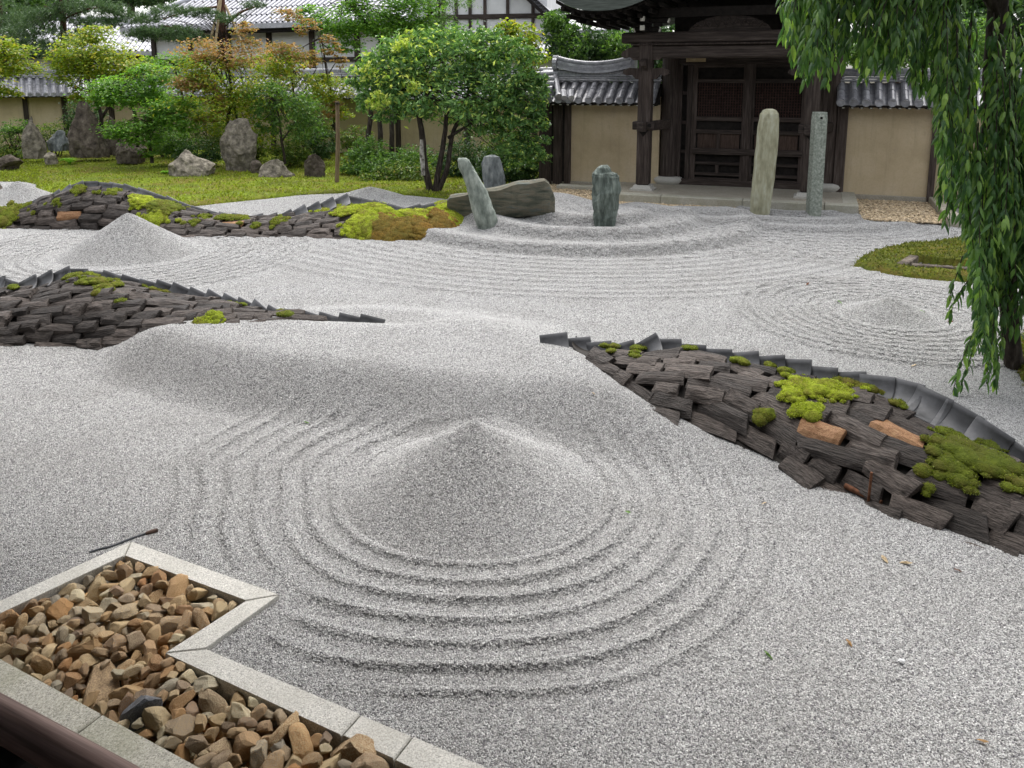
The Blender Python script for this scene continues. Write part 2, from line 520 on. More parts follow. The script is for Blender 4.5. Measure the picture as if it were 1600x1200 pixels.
M['l_dark'] = m_leaf('dark_evergreen_leaf', [(0, (0.019, 0.051, 0.016)), (.5, (0.048, 0.104, 0.029)), (1, (0.096, 0.168, 0.048))], .25)
M['l_mid'] = m_leaf('mid_green_leaf', [(0, (0.040, 0.096, 0.022)), (.5, (0.088, 0.176, 0.035)), (1, (0.160, 0.272, 0.048))], .35)
M['l_pine'] = m_leaf('pine_needle', [(0, (0.035, 0.072, 0.029)), (.5, (0.072, 0.136, 0.048)), (1, (0.128, 0.208, 0.072))], .15)
M['l_lime'] = m_leaf('lime_leaf', [(0, (0.192, 0.400, 0.048)), (1, (0.384, 0.600, 0.080))], .45)
M['l_shrub'] = m_leaf('shrub_leaf', [(0, (0.056, 0.096, 0.022)), (.5, (0.112, 0.184, 0.035)), (.85, (0.192, 0.272, 0.048)), (1, (0.272, 0.208, 0.064))], .3)
M['l_weep'] = m_leaf('weeping_cherry_leaf', [(0, (0.037, 0.096, 0.030)), (.45, (0.074, 0.153, 0.041)), (.8, (0.127, 0.240, 0.055)), (1, (0.276, 0.411, 0.084))], .4, .35)
M['l_weepo'] = m_leaf('weeping_cherry_single_leaf', [(0, (0.041, 0.101, 0.036)), (.45, (0.082, 0.169, 0.053)), (.8, (0.163, 0.288, 0.075)), (1, (0.307, 0.458, 0.105))], .4, .35, True)

# ------------------------------------------------------------------ the raked gravel: one height field
def P2(px, py):
    g = G(px, py)
    return (g.x, g.y)


CONE = P2(741, 761)
CONE_FAR = P2(205, 394)
CONE_RIGHT = P2(1392, 492)
CONE_BACK = P2(30, 312)
CONE_MID = P2(578, 306)
RING_R = [CONE[1] - G(745, y).y for y in (858, 884, 910, 938, 970, 1006, 1044, 1083)]
SWIRL = P2(912, 343)
SWIRL2 = P2(1215, 326)
BANK = [P2(*p) for p in ((100, 546), (150, 592), (250, 628), (400, 655), (540, 672), (700, 690), (880, 705), (1050, 745), (1200, 790), (1335, 790),
                         (1330, 690), (1130, 590), (1000, 545), (880, 506), (760, 484), (580, 472), (450, 478), (250, 495), (120, 525))]
BANK_H = 0.315
BED = [P2(*p) for p in ((-420, 1180), (-330, 1100), (197, 864), (411, 940), (287, 1024), (700, 1208), (960, 1330), (560, 1430))]
BED_IN = [P2(*p) for p in ((-330, 1114), (-10, 970), (195, 874), (385, 945), (258, 1028), (625, 1200), (760, 1262), (430, 1276), (296, 1194), (160, 1126), (0, 1040), (-190, 945 + 80))]


def height(X, Y):
    X = np.asarray(X, float)
    Y = np.asarray(Y, float)
    z = (.012 * undul(X, Y) + .006 * undul(X, Y, 3.1)) * smooth((seg_dist(X, Y, BED) - .05) / .5)
    # bank of gravel between the two near mounds
    ins = np.where(inside(X, Y, BANK), 1, -1)
    wob = .04 * undul(X + 3, Y, 1.7)
    dfr = seg_dist(X, Y, BANK[:10], False) * ins
    dbk = seg_dist(X, Y, BANK[9:] + BANK[:1], False) * ins
    bank = BANK_H * smooth((dfr + wob + .04) / .62) * smooth((dbk + .05) / 1.4) * (1 + .10 * undul(X, Y, .6)) * (1 - .68 * smooth((X - .45) / 1.15))
    tail = [P2(300, 470), P2(450, 505), P2(540, 520), P2(640, 524)]
    bank = bank * (1 - .54 * np.exp(-(seg_dist(X, Y, tail, False) / .46) ** 2))
    # cone and its rings
    dx, dy = X - CONE[0], Y - CONE[1]
    d = np.hypot(dx, dy)
    dw = d * (1 - .10 * smooth(-dx / .5) * smooth((dy + .2) / .6) * 1.1 - .04 * smooth(np.abs(dx) / .8)) + .006 * undul(X, Y, 1.6)
    c = .45 * np.clip(1 - np.sqrt(d * d + .0002) / .82, 0, 1) ** 1.22
    ang = np.arctan2(dy, dx)
    fade = 1 - .85 * np.exp(-((ang - 1.05) / .75) ** 2)
    fade = fade * (1 - .25 * np.exp(-((ang + 2.6) / .6) ** 2))
    rings = np.zeros_like(z)
    for i, r in enumerate(RING_R):
        w = .027 + .002 * np.sin(5 * ang + i)
        a = .029 if i < 6 else (.027 if i == 6 else .021)
        rings = rings + a * (.85 + .15 * np.sin(3 * ang + 2 * i)) * np.exp(-np.abs((dw - r) / w) ** 1.6)
        rings = rings - .012 * np.exp(-((dw - r - .075) / .03) ** 2)
    rings = rings * smooth((seg_dist(X, Y, BED) - .10) / .25)
    z = z + np.maximum(c, rings * fade * np.clip(1 - bank / .2, 0, 1)) + bank
    # far cone, right cone, two cones behind
    for (cx, cy), h, r, pw in ((CONE_FAR, .60, .98, 1.12), (CONE_RIGHT, .20, .5, 1.1), (CONE_BACK, .40, .85, 1.2), (CONE_MID, .20, .75, 1.15)):
        dd = np.hypot(X - cx, Y - cy)
        z = z + h * np.clip(1 - np.sqrt(dd * dd + .0008) / r, 0, 1) ** pw
    for (cx, cy), rr, a, w in ((CONE_FAR, np.arange(1.25, 2.6, .16), .022, .045), (CONE_RIGHT, np.arange(.62, 1.65, .135), .026, .04)):
        dd = np.hypot(X - cx, Y - cy) + .02 * undul(X, Y, 1.9)
        for r in rr:
            z = z + a * np.exp(-np.abs((dd - r) / w) ** 1.6)
    # terraces swirling round the standing stones
    for (cx, cy), rad, a, base in ((SWIRL, (1.15, 1.95, 2.95), .15, .12), (SWIRL2, (1.1, 1.75, 2.4), .085, .02)):
        ex = np.where(X < cx, .82, 1.0)
        dd = np.hypot((X - cx) * ex, Y - cy)
        an = np.arctan2(Y - cy, X - cx)
        dd = dd + .10 * np.sin(an * 2 + .5) + .04 * undul(X, Y, 1.2)
        for r in rad:
            s = (r - dd)
            z = z + a * smooth((s + .16) / .22) * (1 - .85 * smooth(s / .75)) * np.clip(.55 - .6 * np.sin(an) + .1, 0, 1)
        for r in np.arange(rad[-1] + .35, rad[-1] + 2.3, .24):
            z = z + .02 * np.exp(-np.abs((dd - r) / .06) ** 1.6) * np.clip(-np.sin(an) * 1.4, 0, 1)
        z = z + base * np.exp(-(dd / 1.5) ** 2)
    hump = P2(868, 330)
    z = z + .26 * np.exp(-(np.hypot(X - hump[0], (Y - hump[1]) * .8) / .75) ** 2)
    hump = P2(735, 352)
    z = z + .16 * np.exp(-(np.hypot(X - hump[0], (Y - hump[1]) * .9) / .8) ** 2)
    ga = (X - 5.0) * .936 - (Y - 17.5) * .352
    gb = (X - 5.0) * .352 + (Y - 17.5) * .936
    edge = np.where(ga > 2.36, -2.75, np.where(ga > .2, -2.08, -2.42))
    z = z * smooth((edge + .12 - gb) / .5) - .06 * smooth((gb - edge) / .08)
    return z


def hit(px, py):
    """where the sight line through a photo point meets the gravel"""
    d = ray(px, py)
    lo = 1.0 / d.y
    ts = np.linspace(1.2, 40, 4000) / d.y
    X, Y, Z = d.x * ts, d.y * ts, CAM_Z + d.z * ts
    k = np.argmax(Z <= height(X, Y))
    if k == 0:
        return G(px, py)
    return Vector((X[k], Y[k], float(height(X[k:k + 1], Y[k:k + 1])[0])))


def hz(x, y):
    return float(height(np.array([x]), np.array([y]))[0])


# rows get wider apart with distance
ys, y = [], 1.45
while y < 21.5:
    ys.append(y)
    y += max(.006, .0021 * y * (1 + .045 * y))
ys = np.array(ys)
us = np.linspace(-1.02, 1.02, 900)
YY, UU = np.meshgrid(ys, us, indexing='ij')
XX = UU * (YY * .80 + .6)
ZZ = height(XX, YY)
HOLE = [P2(*p) for p in ((1404, 424), (1425, 411), (1560, 420), (1560, 434), (1420, 428))]
ZZ = np.where(inside(XX, YY, BED) | inside(XX, YY, HOLE), -.3, ZZ)
V = np.stack([XX, YY, ZZ], -1).reshape(-1, 3)
nr, nc = XX.shape
idx = np.arange(nr * nc).reshape(nr, nc)
F = np.stack([idx[:-1, :-1], idx[:-1, 1:], idx[1:, 1:], idx[1:, :-1]], -1).reshape(-1, 4)
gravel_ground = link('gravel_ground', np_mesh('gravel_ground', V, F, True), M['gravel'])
tag(gravel_ground, 'pale grey gravel raked into cones, rings and a smooth bank', None, None, 'structure')

# loose pebbles on top, laid where the camera can tell them apart
def pebble_mesh(seed):
    bm = bmesh.new()
    bmesh.ops.create_icosphere(bm, subdivisions=1, radius=1.0)
    rr = random.Random(seed)
    for v in bm.verts:
        v.co *= rr.uniform(.72, 1.15)
        v.co.z *= .72
        v.co.x *= 1.2
    me = bpy.data.meshes.new('pebble')
    bm.to_mesh(me)
    bm.free()
    me.materials.append(M['pebble'])
    return me



PATCH_SRC = {}


def patch_mesh(name, radius, seed, size):
    '''a handful of angular gravel chips lying side by side'''
    rr = random.Random(seed)
    bm = bmesh.new()
    bmesh.ops.create_icosphere(bm, subdivisions=1, radius=1.0)
    IV = [v.co.copy() for v in bm.verts]
    IF = [tuple(v.index for v in f.verts) for f in bm.faces]
    bm.free()
    mb = MB()
    step = size * 1.55
    n = int(radius / step) + 1
    for i in range(-n, n + 1):
        for j in range(-n, n + 1):
            x, y = (i + (j % 2) * .5) * step + rr.gauss(0, size * .35), j * step * .87 + rr.gauss(0, size * .35)
            if x * x + y * y > radius * radius:
                continue
            s = size * rr.choice((.6, .8, 1.0, 1.0, 1.25))
            Rm = Matrix.Rotation(rr.uniform(0, 6.28), 3, 'Z') @ Matrix.Rotation(rr.gauss(0, .5), 3, 'X') @ Matrix.Rotation(rr.gauss(0, .5), 3, 'Y')
            sx, sy, sz = rr.uniform(.9, 1.35), rr.uniform(.7, 1.05), rr.uniform(.5, .85)
            c = Vector((x, y, rr.uniform(-.1, .45) * size))
            mb.add([c + Rm @ Vector((v.x * sx, v.y * sy, v.z * sz)) * s * rr.uniform(.78, 1.12) for v in IV], IF)
    me = mb.mesh(name)
    me.materials.append(M['pebble'])
    return me


def gravel_layer(y0, y1, patch_r, dist, size, seed, label):
    src = bpy.data.collections.new('gravel_source_%d' % seed)
    for s in range(5):
        o = bpy.data.objects.new('gravel_patch', patch_mesh('gravel_patch', patch_r, seed * 10 + s, size))
        src.objects.link(o)
    m = (YY[:-1, :-1] >= y0) & (YY[:-1, :-1] < y1) & (np.abs(UU[:-1, :-1]) < .97) & ~inside(XX[:-1, :-1], YY[:-1, :-1], BED)
    st = 2
    sub = np.zeros_like(m); sub[::st, ::st] = m[::st, ::st]
    ii, jj = np.where(sub)
    ok = (ii + st < nr) & (jj + st < nc)
    ii, jj = ii[ok], jj[ok]
    Fq = np.stack([idx[ii, jj], idx[ii, jj + st], idx[ii + st, jj + st], idx[ii + st, jj]], -1)
    uq, inv = np.unique(Fq, return_inverse=True)
    Vq = np.stack([XX, YY, ZZ], -1).reshape(-1, 3)[uq]
    good = (Vq[inv.reshape(-1, 4)][:, :, 2] > -.2).all(1)
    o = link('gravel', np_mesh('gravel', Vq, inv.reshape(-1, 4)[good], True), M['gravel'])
    tag(o, label, None, None, 'stuff')
    ng = bpy.data.node_groups.new('scatter_gravel', 'GeometryNodeTree')
    ng.interface.new_socket('Geometry', in_out='INPUT', socket_type='NodeSocketGeometry')
    ng.interface.new_socket('Geometry', in_out='OUTPUT', socket_type='NodeSocketGeometry')
    gi, go = ng.nodes.new('NodeGroupInput'), ng.nodes.new('NodeGroupOutput')
    dp = ng.nodes.new('GeometryNodeDistributePointsOnFaces')
    dp.distribute_method = 'POISSON'
    dp.inputs['Distance Min'].default_value = dist
    dp.inputs['Density Max'].default_value = 3.0 / (dist * dist)
    dp.inputs['Seed'].default_value = seed
    ci = ng.nodes.new('GeometryNodeCollectionInfo')
    ci.inputs['Collection'].default_value = src
    ci.inputs['Separate Children'].default_value = True
    ip = ng.nodes.new('GeometryNodeInstanceOnPoints')
    ip.inputs['Pick Instance'].default_value = True
    rv = ng.nodes.new('FunctionNodeRandomValue')
    rv.data_type = 'FLOAT'
    rv.inputs[3].default_value = 6.283
    rot = ng.nodes.new('FunctionNodeRotateRotation')
    rot.rotation_space = 'LOCAL'
    cx = ng.nodes.new('ShaderNodeCombineXYZ')
    er = ng.nodes.new('FunctionNodeEulerToRotation')
    L = ng.links.new
    L(gi.outputs[0], dp.inputs['Mesh'])
    L(dp.outputs['Points'], ip.inputs['Points'])
    L(ci.outputs[0], ip.inputs['Instance'])
    L(rv.outputs[1], cx.inputs[2])
    L(cx.outputs[0], er.inputs[0])
    L(dp.outputs['Rotation'], rot.inputs[0])
    L(er.outputs[0], rot.inputs[1])
    L(rot.outputs[0], ip.inputs['Rotation'])
    L(ip.outputs[0], go.inputs[0])
    md = o.modifiers.new('scatter', 'NODES')
    md.node_group = ng
    return o


gravel_layer(1.5, 6.6, .019, .0215, .0040, 1, 'loose grey gravel chips nearest the veranda')
gravel_layer(6.6, 11.0, .030, .035, .0046, 2, 'loose grey gravel chips in the middle of the garden')
gravel_layer(11.0, 21.4, .050, .058, .0060, 3, 'loose grey gravel chips before the gate and the moss lawn')

# ------------------------------------------------------------------ earth below and around
e = MB()
e.add([(-400, -60, -.32), (400, -60, -.32), (400, 900, -.32), (-400, 900, -.32)], [(0, 1, 2, 3)])
tag(e.build('ground', M['earth']), 'dark bare garden earth around the gravel', None, None, 'structure')

# ------------------------------------------------------------------ moss lawn at the back left
front = [G(*p) for p in ((-700, 300), (-300, 286), (0, 284), (40, 285), (64, 290), (57, 305), (100, 320), (200, 332), (310, 323), (380, 315), (470, 305.5), (560, 301.5), (640, 306), (700, 312), (760, 304), (850, 291))]
fr = []
for a, b in zip(front[:-1], front[1:]):
    for k in range(14):
        fr.append(a.lerp(b, k / 14))
fr.append(front[-1])
rows = []
for i, p in enumerate(fr):
    back = Vector((p.x * 1.7, max(31.5 - .1 * abs(p.x), 30.0), 0))
    row = []
    for j in range(70):
        t = j / 69
        q = p.lerp(back, t ** 1.5)
        e_ = min(1.0, t * 25)
        q.z = -.03 + .075 * math.sqrt(e_) + .05 * float(undul(np.array([q.x]), np.array([q.y]), .8)[0]) * e_ + .02 * mnoise.noise(q * 2.3) * e_ + .10 * t
        row.append(q)
    rows.append(row)
mb = MB()
mb.loft(rows, closed=False, cap=False, sm=True)
moss_lawn = mb.build('moss_lawn', M['mossl'])
tag(moss_lawn, 'yellow green moss lawn under the trees by the tan wall', None, None, 'structure')


def lawn_z(x, y):
    return .045 + .05 * float(undul(np.array([x]), np.array([y]), .8)[0])


def moss_blades(name, pts, nrm, size, mat, parent, seed, label=None, kind='stuff', spread=.6):
    """short upright moss shoots, three-sided slivers"""
    rng = np.random.RandomState(seed)
    pts = np.asarray(pts)
    n = len(pts)
    d = np.asarray(nrm) + rng.normal(0, spread, (n, 3))
    d /= np.linalg.norm(d, axis=1)[:, None] + 1e-9
    s = np.cross(d, rng.normal(0, 1, (n, 3)))
    s /= np.linalg.norm(s, axis=1)[:, None] + 1e-9
    L = size * rng.uniform(.6, 1.4, (n, 1))
    W = L * .33
    V = np.stack([pts - s * W, pts + s * W, pts + d * L], 1).reshape(-1, 3)
    F = np.arange(3 * n).reshape(-1, 3)
    if parent is not None:
        Mi = np.array(parent.matrix_basis.inverted())
        V = V @ Mi[:3, :3].T + Mi[:3, 3]
    o = link(name, np_mesh(name, V, F), mat, parent)
    if label:
        o['label'] = label
    o['kind'] = kind
    return o


rng = np.random.RandomState(3)
pl, nl = [], []
for i in range(34000):
    a = rng.randint(0, len(rows) - 1)
    b = int(69 * rng.uniform(0, 1) ** .8)
    q = rows[a][min(b, 68)].lerp(rows[a + 1][min(b + 1, 69)], rng.uniform())
    pl.append(q)
    nl.append((0, 0, 1))
lm = M['mossl']
moss_blades('lawn_moss_shoots', pl, nl, .05, m_leaf('moss_shoot', [(0, (.11, .13, .014)), (.6, (.21, .26, .022)), (.9, (.3, .36, .035)), (1, (.18, .13, .025))], .3), None, 4, 'fine moss shoots all over the moss lawn')


# ------------------------------------------------------------------ bark-clad mounds with a tile ridge
def slab_mesh(seed, nx=8, ny=4):
    rr = random.Random(seed)
    cj = [(rr.uniform(-.09, .09), rr.uniform(-.12, .12)) for _ in range(4)]
    off = Vector((rr.uniform(0, 50), rr.uniform(0, 50), 0))
    top, bot = [], []
    for j in range(ny):
        for i in range(nx):
            u, v = i / (nx - 1), j / (ny - 1)
            w = [(1 - u) * (1 - v), u * (1 - v), u * v, (1 - u) * v]
            x = u - .5 + sum(w[k] * cj[k][0] for k in range(4))
            y = v - .5 + sum(w[k] * cj[k][1] for k in range(4))
            edge = min(u, 1 - u, v, 1 - v)
            e_ = .012 if edge < 1e-6 else 0
            x += e_ * mnoise.noise(off + Vector((v * 7, u * 7, 3))) * 3
            y += e_ * mnoise.noise(off + Vector((v * 5, u * 9, 8))) * 5
            arch = .32 * (1 - (2 * v - 1) ** 2) + .06 * (1 - (2 * u - 1) ** 2)
            z = .55 + arch + .5 * mnoise.noise(off + Vector((u * 2.2, v * 6.5, 0))) + (.12 if (i + j) % 2 else 0) * mnoise.noise(off + Vector((u * 5, v * 15, 4)))
            if edge < 1e-6:
                z -= .22
            top.append((x, y, z))
            bot.append((x * 1.0, y * 1.0, -.6))
    Fs = []
    for j in range(ny - 1):
        for i in range(nx - 1):
            a = j * nx + i
            Fs.append((a, a + 1, a + nx + 1, a + nx))
    ring = [i for i in range(nx)] + [j * nx + nx - 1 for j in range(1, ny)] + [(ny - 1) * nx + i for i in range(nx - 2, -1, -1)] + [j * nx for j in range(ny - 2, 0, -1)]
    n0 = len(top)
    Vs = top + [bot[i] for i in ring]
    m = len(ring)
    for k in range(m):
        Fs.append((ring[k], n0 + k, n0 + (k + 1) % m, ring[(k + 1) % m]))
    Fs.append(tuple(n0 + k for k in range(m))[::-1])
    me = bpy.data.meshes.new('bark_slab')
    me.from_pydata(Vs, [], Fs)
    me.update()
    return me


SLABS = [slab_mesh(s) for s in range(14)]
for me in SLABS:
    me.materials.append(M['bark'])
FRESH = [slab_mesh(s) for s in (31, 32, 33)]
for me in FRESH:
    me.materials.append(M['fresh'])


def tile_mesh(L, r, th=.017, n=7, sweep=84):
    """gutter-shaped tile: concave side to -y, upper rim on top"""
    Vs = []
    for x in (-.5, -.48, .48, .5):
        for side in (0, 1):
            for i in range(n + 1):
                a = R(sweep) * i / n
                rad = r + (th if side else 0)
                if abs(x) == .5:
                    rad = r + (th * .75 if side else th * .25)
                Vs.append((x * L, -r + rad * math.sin(a), r - rad * math.cos(a)))
    m = n + 1
    Fs, sm = [], []
    for k in range(3):
        for i in range(n):
            a, b = 2 * m * k + i, 2 * m * (k + 1) + i
            Fs.append((a, a + 1, b + 1, b)); sm.append(True)
            a, b = a + m, b + m
            Fs.append((a, b, b + 1, a + 1)); sm.append(True)
        a, b = 2 * m * k, 2 * m * (k + 1)
        Fs.append((a + n, a + m + n, b + m + n, b + n)); sm.append(False)
        Fs.append((a, b, b + m, a + m)); sm.append(False)
    for k, fl in ((0, False), (3, True)):
        a = 2 * m * k
        for i in range(n):
            q = (a + i, a + m + i, a + m + i + 1, a + i + 1)
            Fs.append(q[::-1] if fl else q); sm.append(False)
    me = bpy.data.meshes.new('ridge_tile')
    me.from_pydata(Vs, [], Fs)
    me.polygons.foreach_set('use_smooth', sm)
    me.update()
    me.materials.append(M['kawara'])
    return me


def catmull(P, s):
    n = len(P)
    i = int(min(max(math.floor(s), 0), n - 2))
    t = s - i
    p0, p1, p2, p3 = P[max(i - 1, 0)], P[i], P[i + 1], P[min(i + 2, n - 1)]
    return .5 * ((2 * p1) + (p2 - p0) * t + (2 * p0 - 5 * p1 + 4 * p2 - p3) * t * t + (3 * p1 - p0 - 3 * p2 + p3) * t ** 3)


class Mound:
    def __init__(self, name, label, cols, rim, seed, bulge=.10, slab=(.20, .42, .115), tile=(.24, .20, .16), tilt=None, crossx=.03, thick=.045, fresh=(), skip=None, back=.5, jit=4.5, lead=.72):
        """cols: (base px, base py, ridge px, ridge py, ridge depth); rim: (px, py) of the tile rim along the mound"""
        self.B = [G(c[0], c[1], c[5] if len(c) > 5 else 0.0) - Vector((0, 0, .04)) for c in cols]
        self.Rg = [A(c[2], c[3], c[4]) for c in cols]
        self.n = len(cols) - 1
        self.bulge = bulge
        c0 = self.B[len(cols) // 2]
        self.t = thing(name, label, 'mound', (c0.x, c0.y, 0))
        rr = random.Random(seed)
        # body
        rows = []
        for i in range(self.n * 8 + 1):
            s = i / 8
            r_ = [self.S(s, t) - self.N(s, t) * .03 for t in (-.35, -.1, .1, .3, .5, .7, .88, 1.0)]
            top = self.Rg_(s)
            q = top + self.out(s) * -.12 + Vector((0, 0, .0))
            r_ += [q, q + self.out(s) * -back + Vector((0, 0, -top.z - .1))]
            rows.append(r_)
        mb = MB()
        mb.loft(rows, closed=False, cap=False, sm=True)
        mb.build('mound_core', M['core'], self.t)
        # bark slabs: courses counted down from the ridge
        Minv = self.t.matrix_basis.inverted()
        fresh_pts = [Vector((*f, 0)) for f in fresh]
        course, k = slab[2], 0
        wmax = max((self.Rg_(s) - self.B_(s)).length for s in np.linspace(0, self.n, 60))
        nslab = 0
        cand = []
        while (k + .3) * course < wmax + .12:
            s = rr.uniform(-1.2, .0)
            while s < self.n:
                L = rr.uniform(slab[0], slab[1])
                # walk along this course until the slab's length is used up
                off_, e_, q0, dist_ = (k + lead) * course, s, None, 0.0
                while dist_ < L and e_ < self.n + .5:
                    w_ = max((self.Rg_(e_) - self.B_(e_)).length, .05)
                    q1 = self.S(e_, max(1 - off_ / w_, 0))
                    if q0 is not None:
                        dist_ += (q1 - q0).length
                    q0 = q1
                    e_ += .025
                ds = max(e_ - s, .03)
                sc = s + ds / 2
                if sc > self.n:
                    break
                w = (self.Rg_(sc) - self.B_(sc)).length
                t = 1 - (k + lead) * course / max(w, .05)
                if t > -.95 * course / w and w > .07 and not (skip and skip(*proj(self.S(sc, max(t, 0))))):
                    cand.append((sc, t, L, k))
                s += ds * rr.uniform(.93, 1.0)
            k += 1
        used = set()
        for sc, t, L, k in cand:
            p = self.S(sc, t)
            x = (self.S(sc + .02, t) - self.S(sc - .02, t)).normalized()
            nrm = self.N(sc, t)
            yv = nrm.cross(x).normalized()
            zx = x.cross(yv)
            Rm = Matrix((x, yv, zx)).transposed().to_4x4()
            Rm = Rm @ Matrix.Rotation(rr.gauss(0, R(jit)), 4, 'Z') @ Matrix.Rotation(R(-10) + rr.gauss(0, R(2.5)), 4, 'X').inverted() @ Matrix.Rotation(rr.gauss(-R(4), R(2.5)), 4, 'Y')
            W = course * rr.uniform(1.06, 1.28)
            T = thick * rr.uniform(.75, 1.35)
            M4 = Matrix.Translation(p + nrm * rr.uniform(.0, .022)) @ Rm @ Matrix.Diagonal((L * rr.uniform(.9, 1.03), W, T, 1))
            q = Vector((*proj(p), 0))
            hitf = [i for i, f in enumerate(fresh_pts) if i not in used and (f - q).length < 22 * (6 / max(p.y, 4))]
            if hitf:
                used.add(hitf[0])
                o = put('bark_slab', rr.choice(FRESH), Minv @ M4, self.t)
                o['label'] = 'slab peeled to pale orange wood'
            else:
                put('bark_slab', rr.choice(SLABS), Minv @ M4, self.t)
            nslab += 1
        # ridge tiles
        rimp = []
        for px, py in rim:
            # depth of the ridge there: nearest ridge sample in the picture
            best = min((abs(proj(self.Rg_(s))[0] - px), s) for s in np.linspace(0, self.n, 200))[1]
            rimp.append(A(px, py, self.Rg_(best).y + crossx))
        pts, acc = [], 0
        fine = [catmull(rimp, i / 20) for i in range((len(rimp) - 1) * 20 + 1)]
        step = tile[1]
        nxt = 0.0
        tm = tile_mesh(tile[0], tile[2])
        nt = 0
        for a, b in zip(fine[:-1], fine[1:]):
            L = (b - a).length
            while acc + L >= nxt and L > 1e-9:
                p = a.lerp(b, (nxt - acc) / L)
                x = (b - a).normalized()
                yv = Vector((-x.y, x.x, 0)).normalized()
                zx = x.cross(yv)
                Rm = Matrix((x, yv, zx)).transposed().to_4x4()
                tl = (tilt(*proj(p)) if tilt else 9)
                Rm = Rm @ Matrix.Rotation(-R(tl + rr.gauss(0, 1.8)), 4, 'Y') @ Matrix.Rotation(R(rr.gauss(0, 2.5)), 4, 'Z')
                M4 = Matrix.Translation(p + Vector((0, 0, rr.gauss(0, .005)))) @ Rm @ Matrix.Translation((0, rr.uniform(-.004, .012), -tile[2]))
                put('ridge_tile', tm, Minv @ M4, self.t)
                nt += 1
                nxt += step
            acc += L
        print(name, 'slabs', nslab, 'tiles', nt)

    def B_(self, s): return catmull(self.B, min(max(s, 0), self.n))
    def Rg_(self, s): return catmull(self.Rg, min(max(s, 0), self.n))

    def out(self, s):
        d = self.B_(s) - self.Rg_(s)
        d.z = 0
        return d.normalized()

    def S(self, s, t):
        b, r = self.B_(s), self.Rg_(s)
        w = (r - b).length
        up = Vector((0, 0, 1)) + self.out(s) * .6
        return b.lerp(r, t) + up.normalized() * (self.bulge * min(w, 1.0) * 1.6 * max(0, math.sin(math.pi * min(max(t, 0), 1))) if 0 < t < 1 else 0)

    def N(self, s, t):
        a = self.S(s + .03, t) - self.S(s - .03, t)
        b = self.S(s, t + .04) - self.S(s, t - .04)
        n = a.cross(b)
        if n.length < 1e-9:
            return Vector((0, 0, 1))
        n.normalize()
        return n if n.dot(self.out(s) + Vector((0, 0, 1))) > 0 else -n

    def speed(self, s, t):
        t = min(max(t, 0), 1)
        return (self.S(min(s + .05, self.n), t) - self.S(max(s - .05, 0), t)).length / (min(s + .05, self.n) - max(s - .05, 0) + 1e-6)

    def locate(self, px, py):
        best = None
        for s in np.linspace(0, self.n, 90):
            for t in np.linspace(0, 1.0, 18):
                q = self.S(s, t)
                u, v = proj(q)
                d = (u - px) ** 2 + (v - py) ** 2
                if best is None or d < best[0]:
                    best = (d, s, t, q)
        return best[3], self.N(best[1], best[2])

    def moss(self, spots, mat, bmat, label, seed, blade=.009, dens=1.6, lift=.048):
        """cushions of moss: spots = (px, py, radius in metres)"""
        rr = random.Random(seed)
        mb = MB()
        P, Nn = [], []
        ico = bmesh.new()
        bmesh.ops.create_icosphere(ico, subdivisions=2, radius=1.0)
        IV = [v.co.copy() for v in ico.verts]
        IF = [tuple(v.index for v in f.verts) for f in ico.faces]
        ico.free()
        sat = []
        for px, py, rad in spots:
            sc_ = 190 * 6 / max(self.locate(px, py)[0].y, 3)
            for _ in range(2):
                th, q = rr.uniform(0, 6.28), rr.uniform(.9, 1.9) * rad * sc_
                sat.append((px + q * math.cos(th) * 1.4, py + q * math.sin(th) * .6, rr.uniform(.012, .03)))
        for px, py, rad in list(spots) + sat:
            p, nrm = self.locate(px, py)
            a = nrm.orthogonal().normalized()
            b = nrm.cross(a)
            cnt = max(4, int(30 * (rad / .1) ** 1.5))
            for _ in range(cnt):
                th, q = rr.uniform(0, 6.28), math.sqrt(rr.uniform(0, 1)) * rad * rr.choice((1, 1, 1, 1.35))
                c = p + a * q * math.cos(th) + b * q * math.sin(th) + nrm * (lift + .012 * rad / .1 * (1 - q / rad))
                sz = rr.uniform(.022, .062) * (1.15 if q < rad * .6 else .7) * min(1.6, max(.8, rad / .12))
                V = []
                sd = Vector((rr.uniform(0, 99), 0, 0))
                for v in IV:
                    w = v * (1 + .28 * mnoise.noise(v * 2.4 + sd))
                    V.append(c + a * w.x * sz + b * w.y * sz + nrm * w.z * sz * .5)
                mb.add(V, IF, True)
                for _ in range(int(45 * dens)):
                    v = rr.choice(IV)
                    if v.z > -.15:
                        w = (v + Vector((rr.gauss(0, .25), rr.gauss(0, .25), rr.gauss(0, .2)))).normalized()
                        P.append(c + (a * w.x + b * w.y + nrm * w.z * .5) * sz)
                        Nn.append(a * w.x + b * w.y + nrm * w.z)
        o = mb.build('moss_cushion', mat, self.t)
        o['label'] = label
        o['kind'] = 'stuff'
        moss_blades('moss_shoots', P, Nn, blade, bmat, self.t, seed, None, 'stuff', .5)


B_BRIGHT = m_leaf('bright_moss_shoot', [(0, (.20, .25, .018)), (.5, (.34, .40, .03)), (1, (.48, .54, .06))], .35)
B_OLIVE = m_leaf('olive_moss_shoot', [(0, (.08, .10, .012)), (.5, (.16, .20, .022)), (.9, (.27, .32, .035)), (1, (.2, .13, .025))], .35)
B_BROWN = m_leaf('brown_moss_shoot', [(0, (.08, .045, .012)), (.5, (.19, .105, .02)), (1, (.28, .19, .04))], .3)

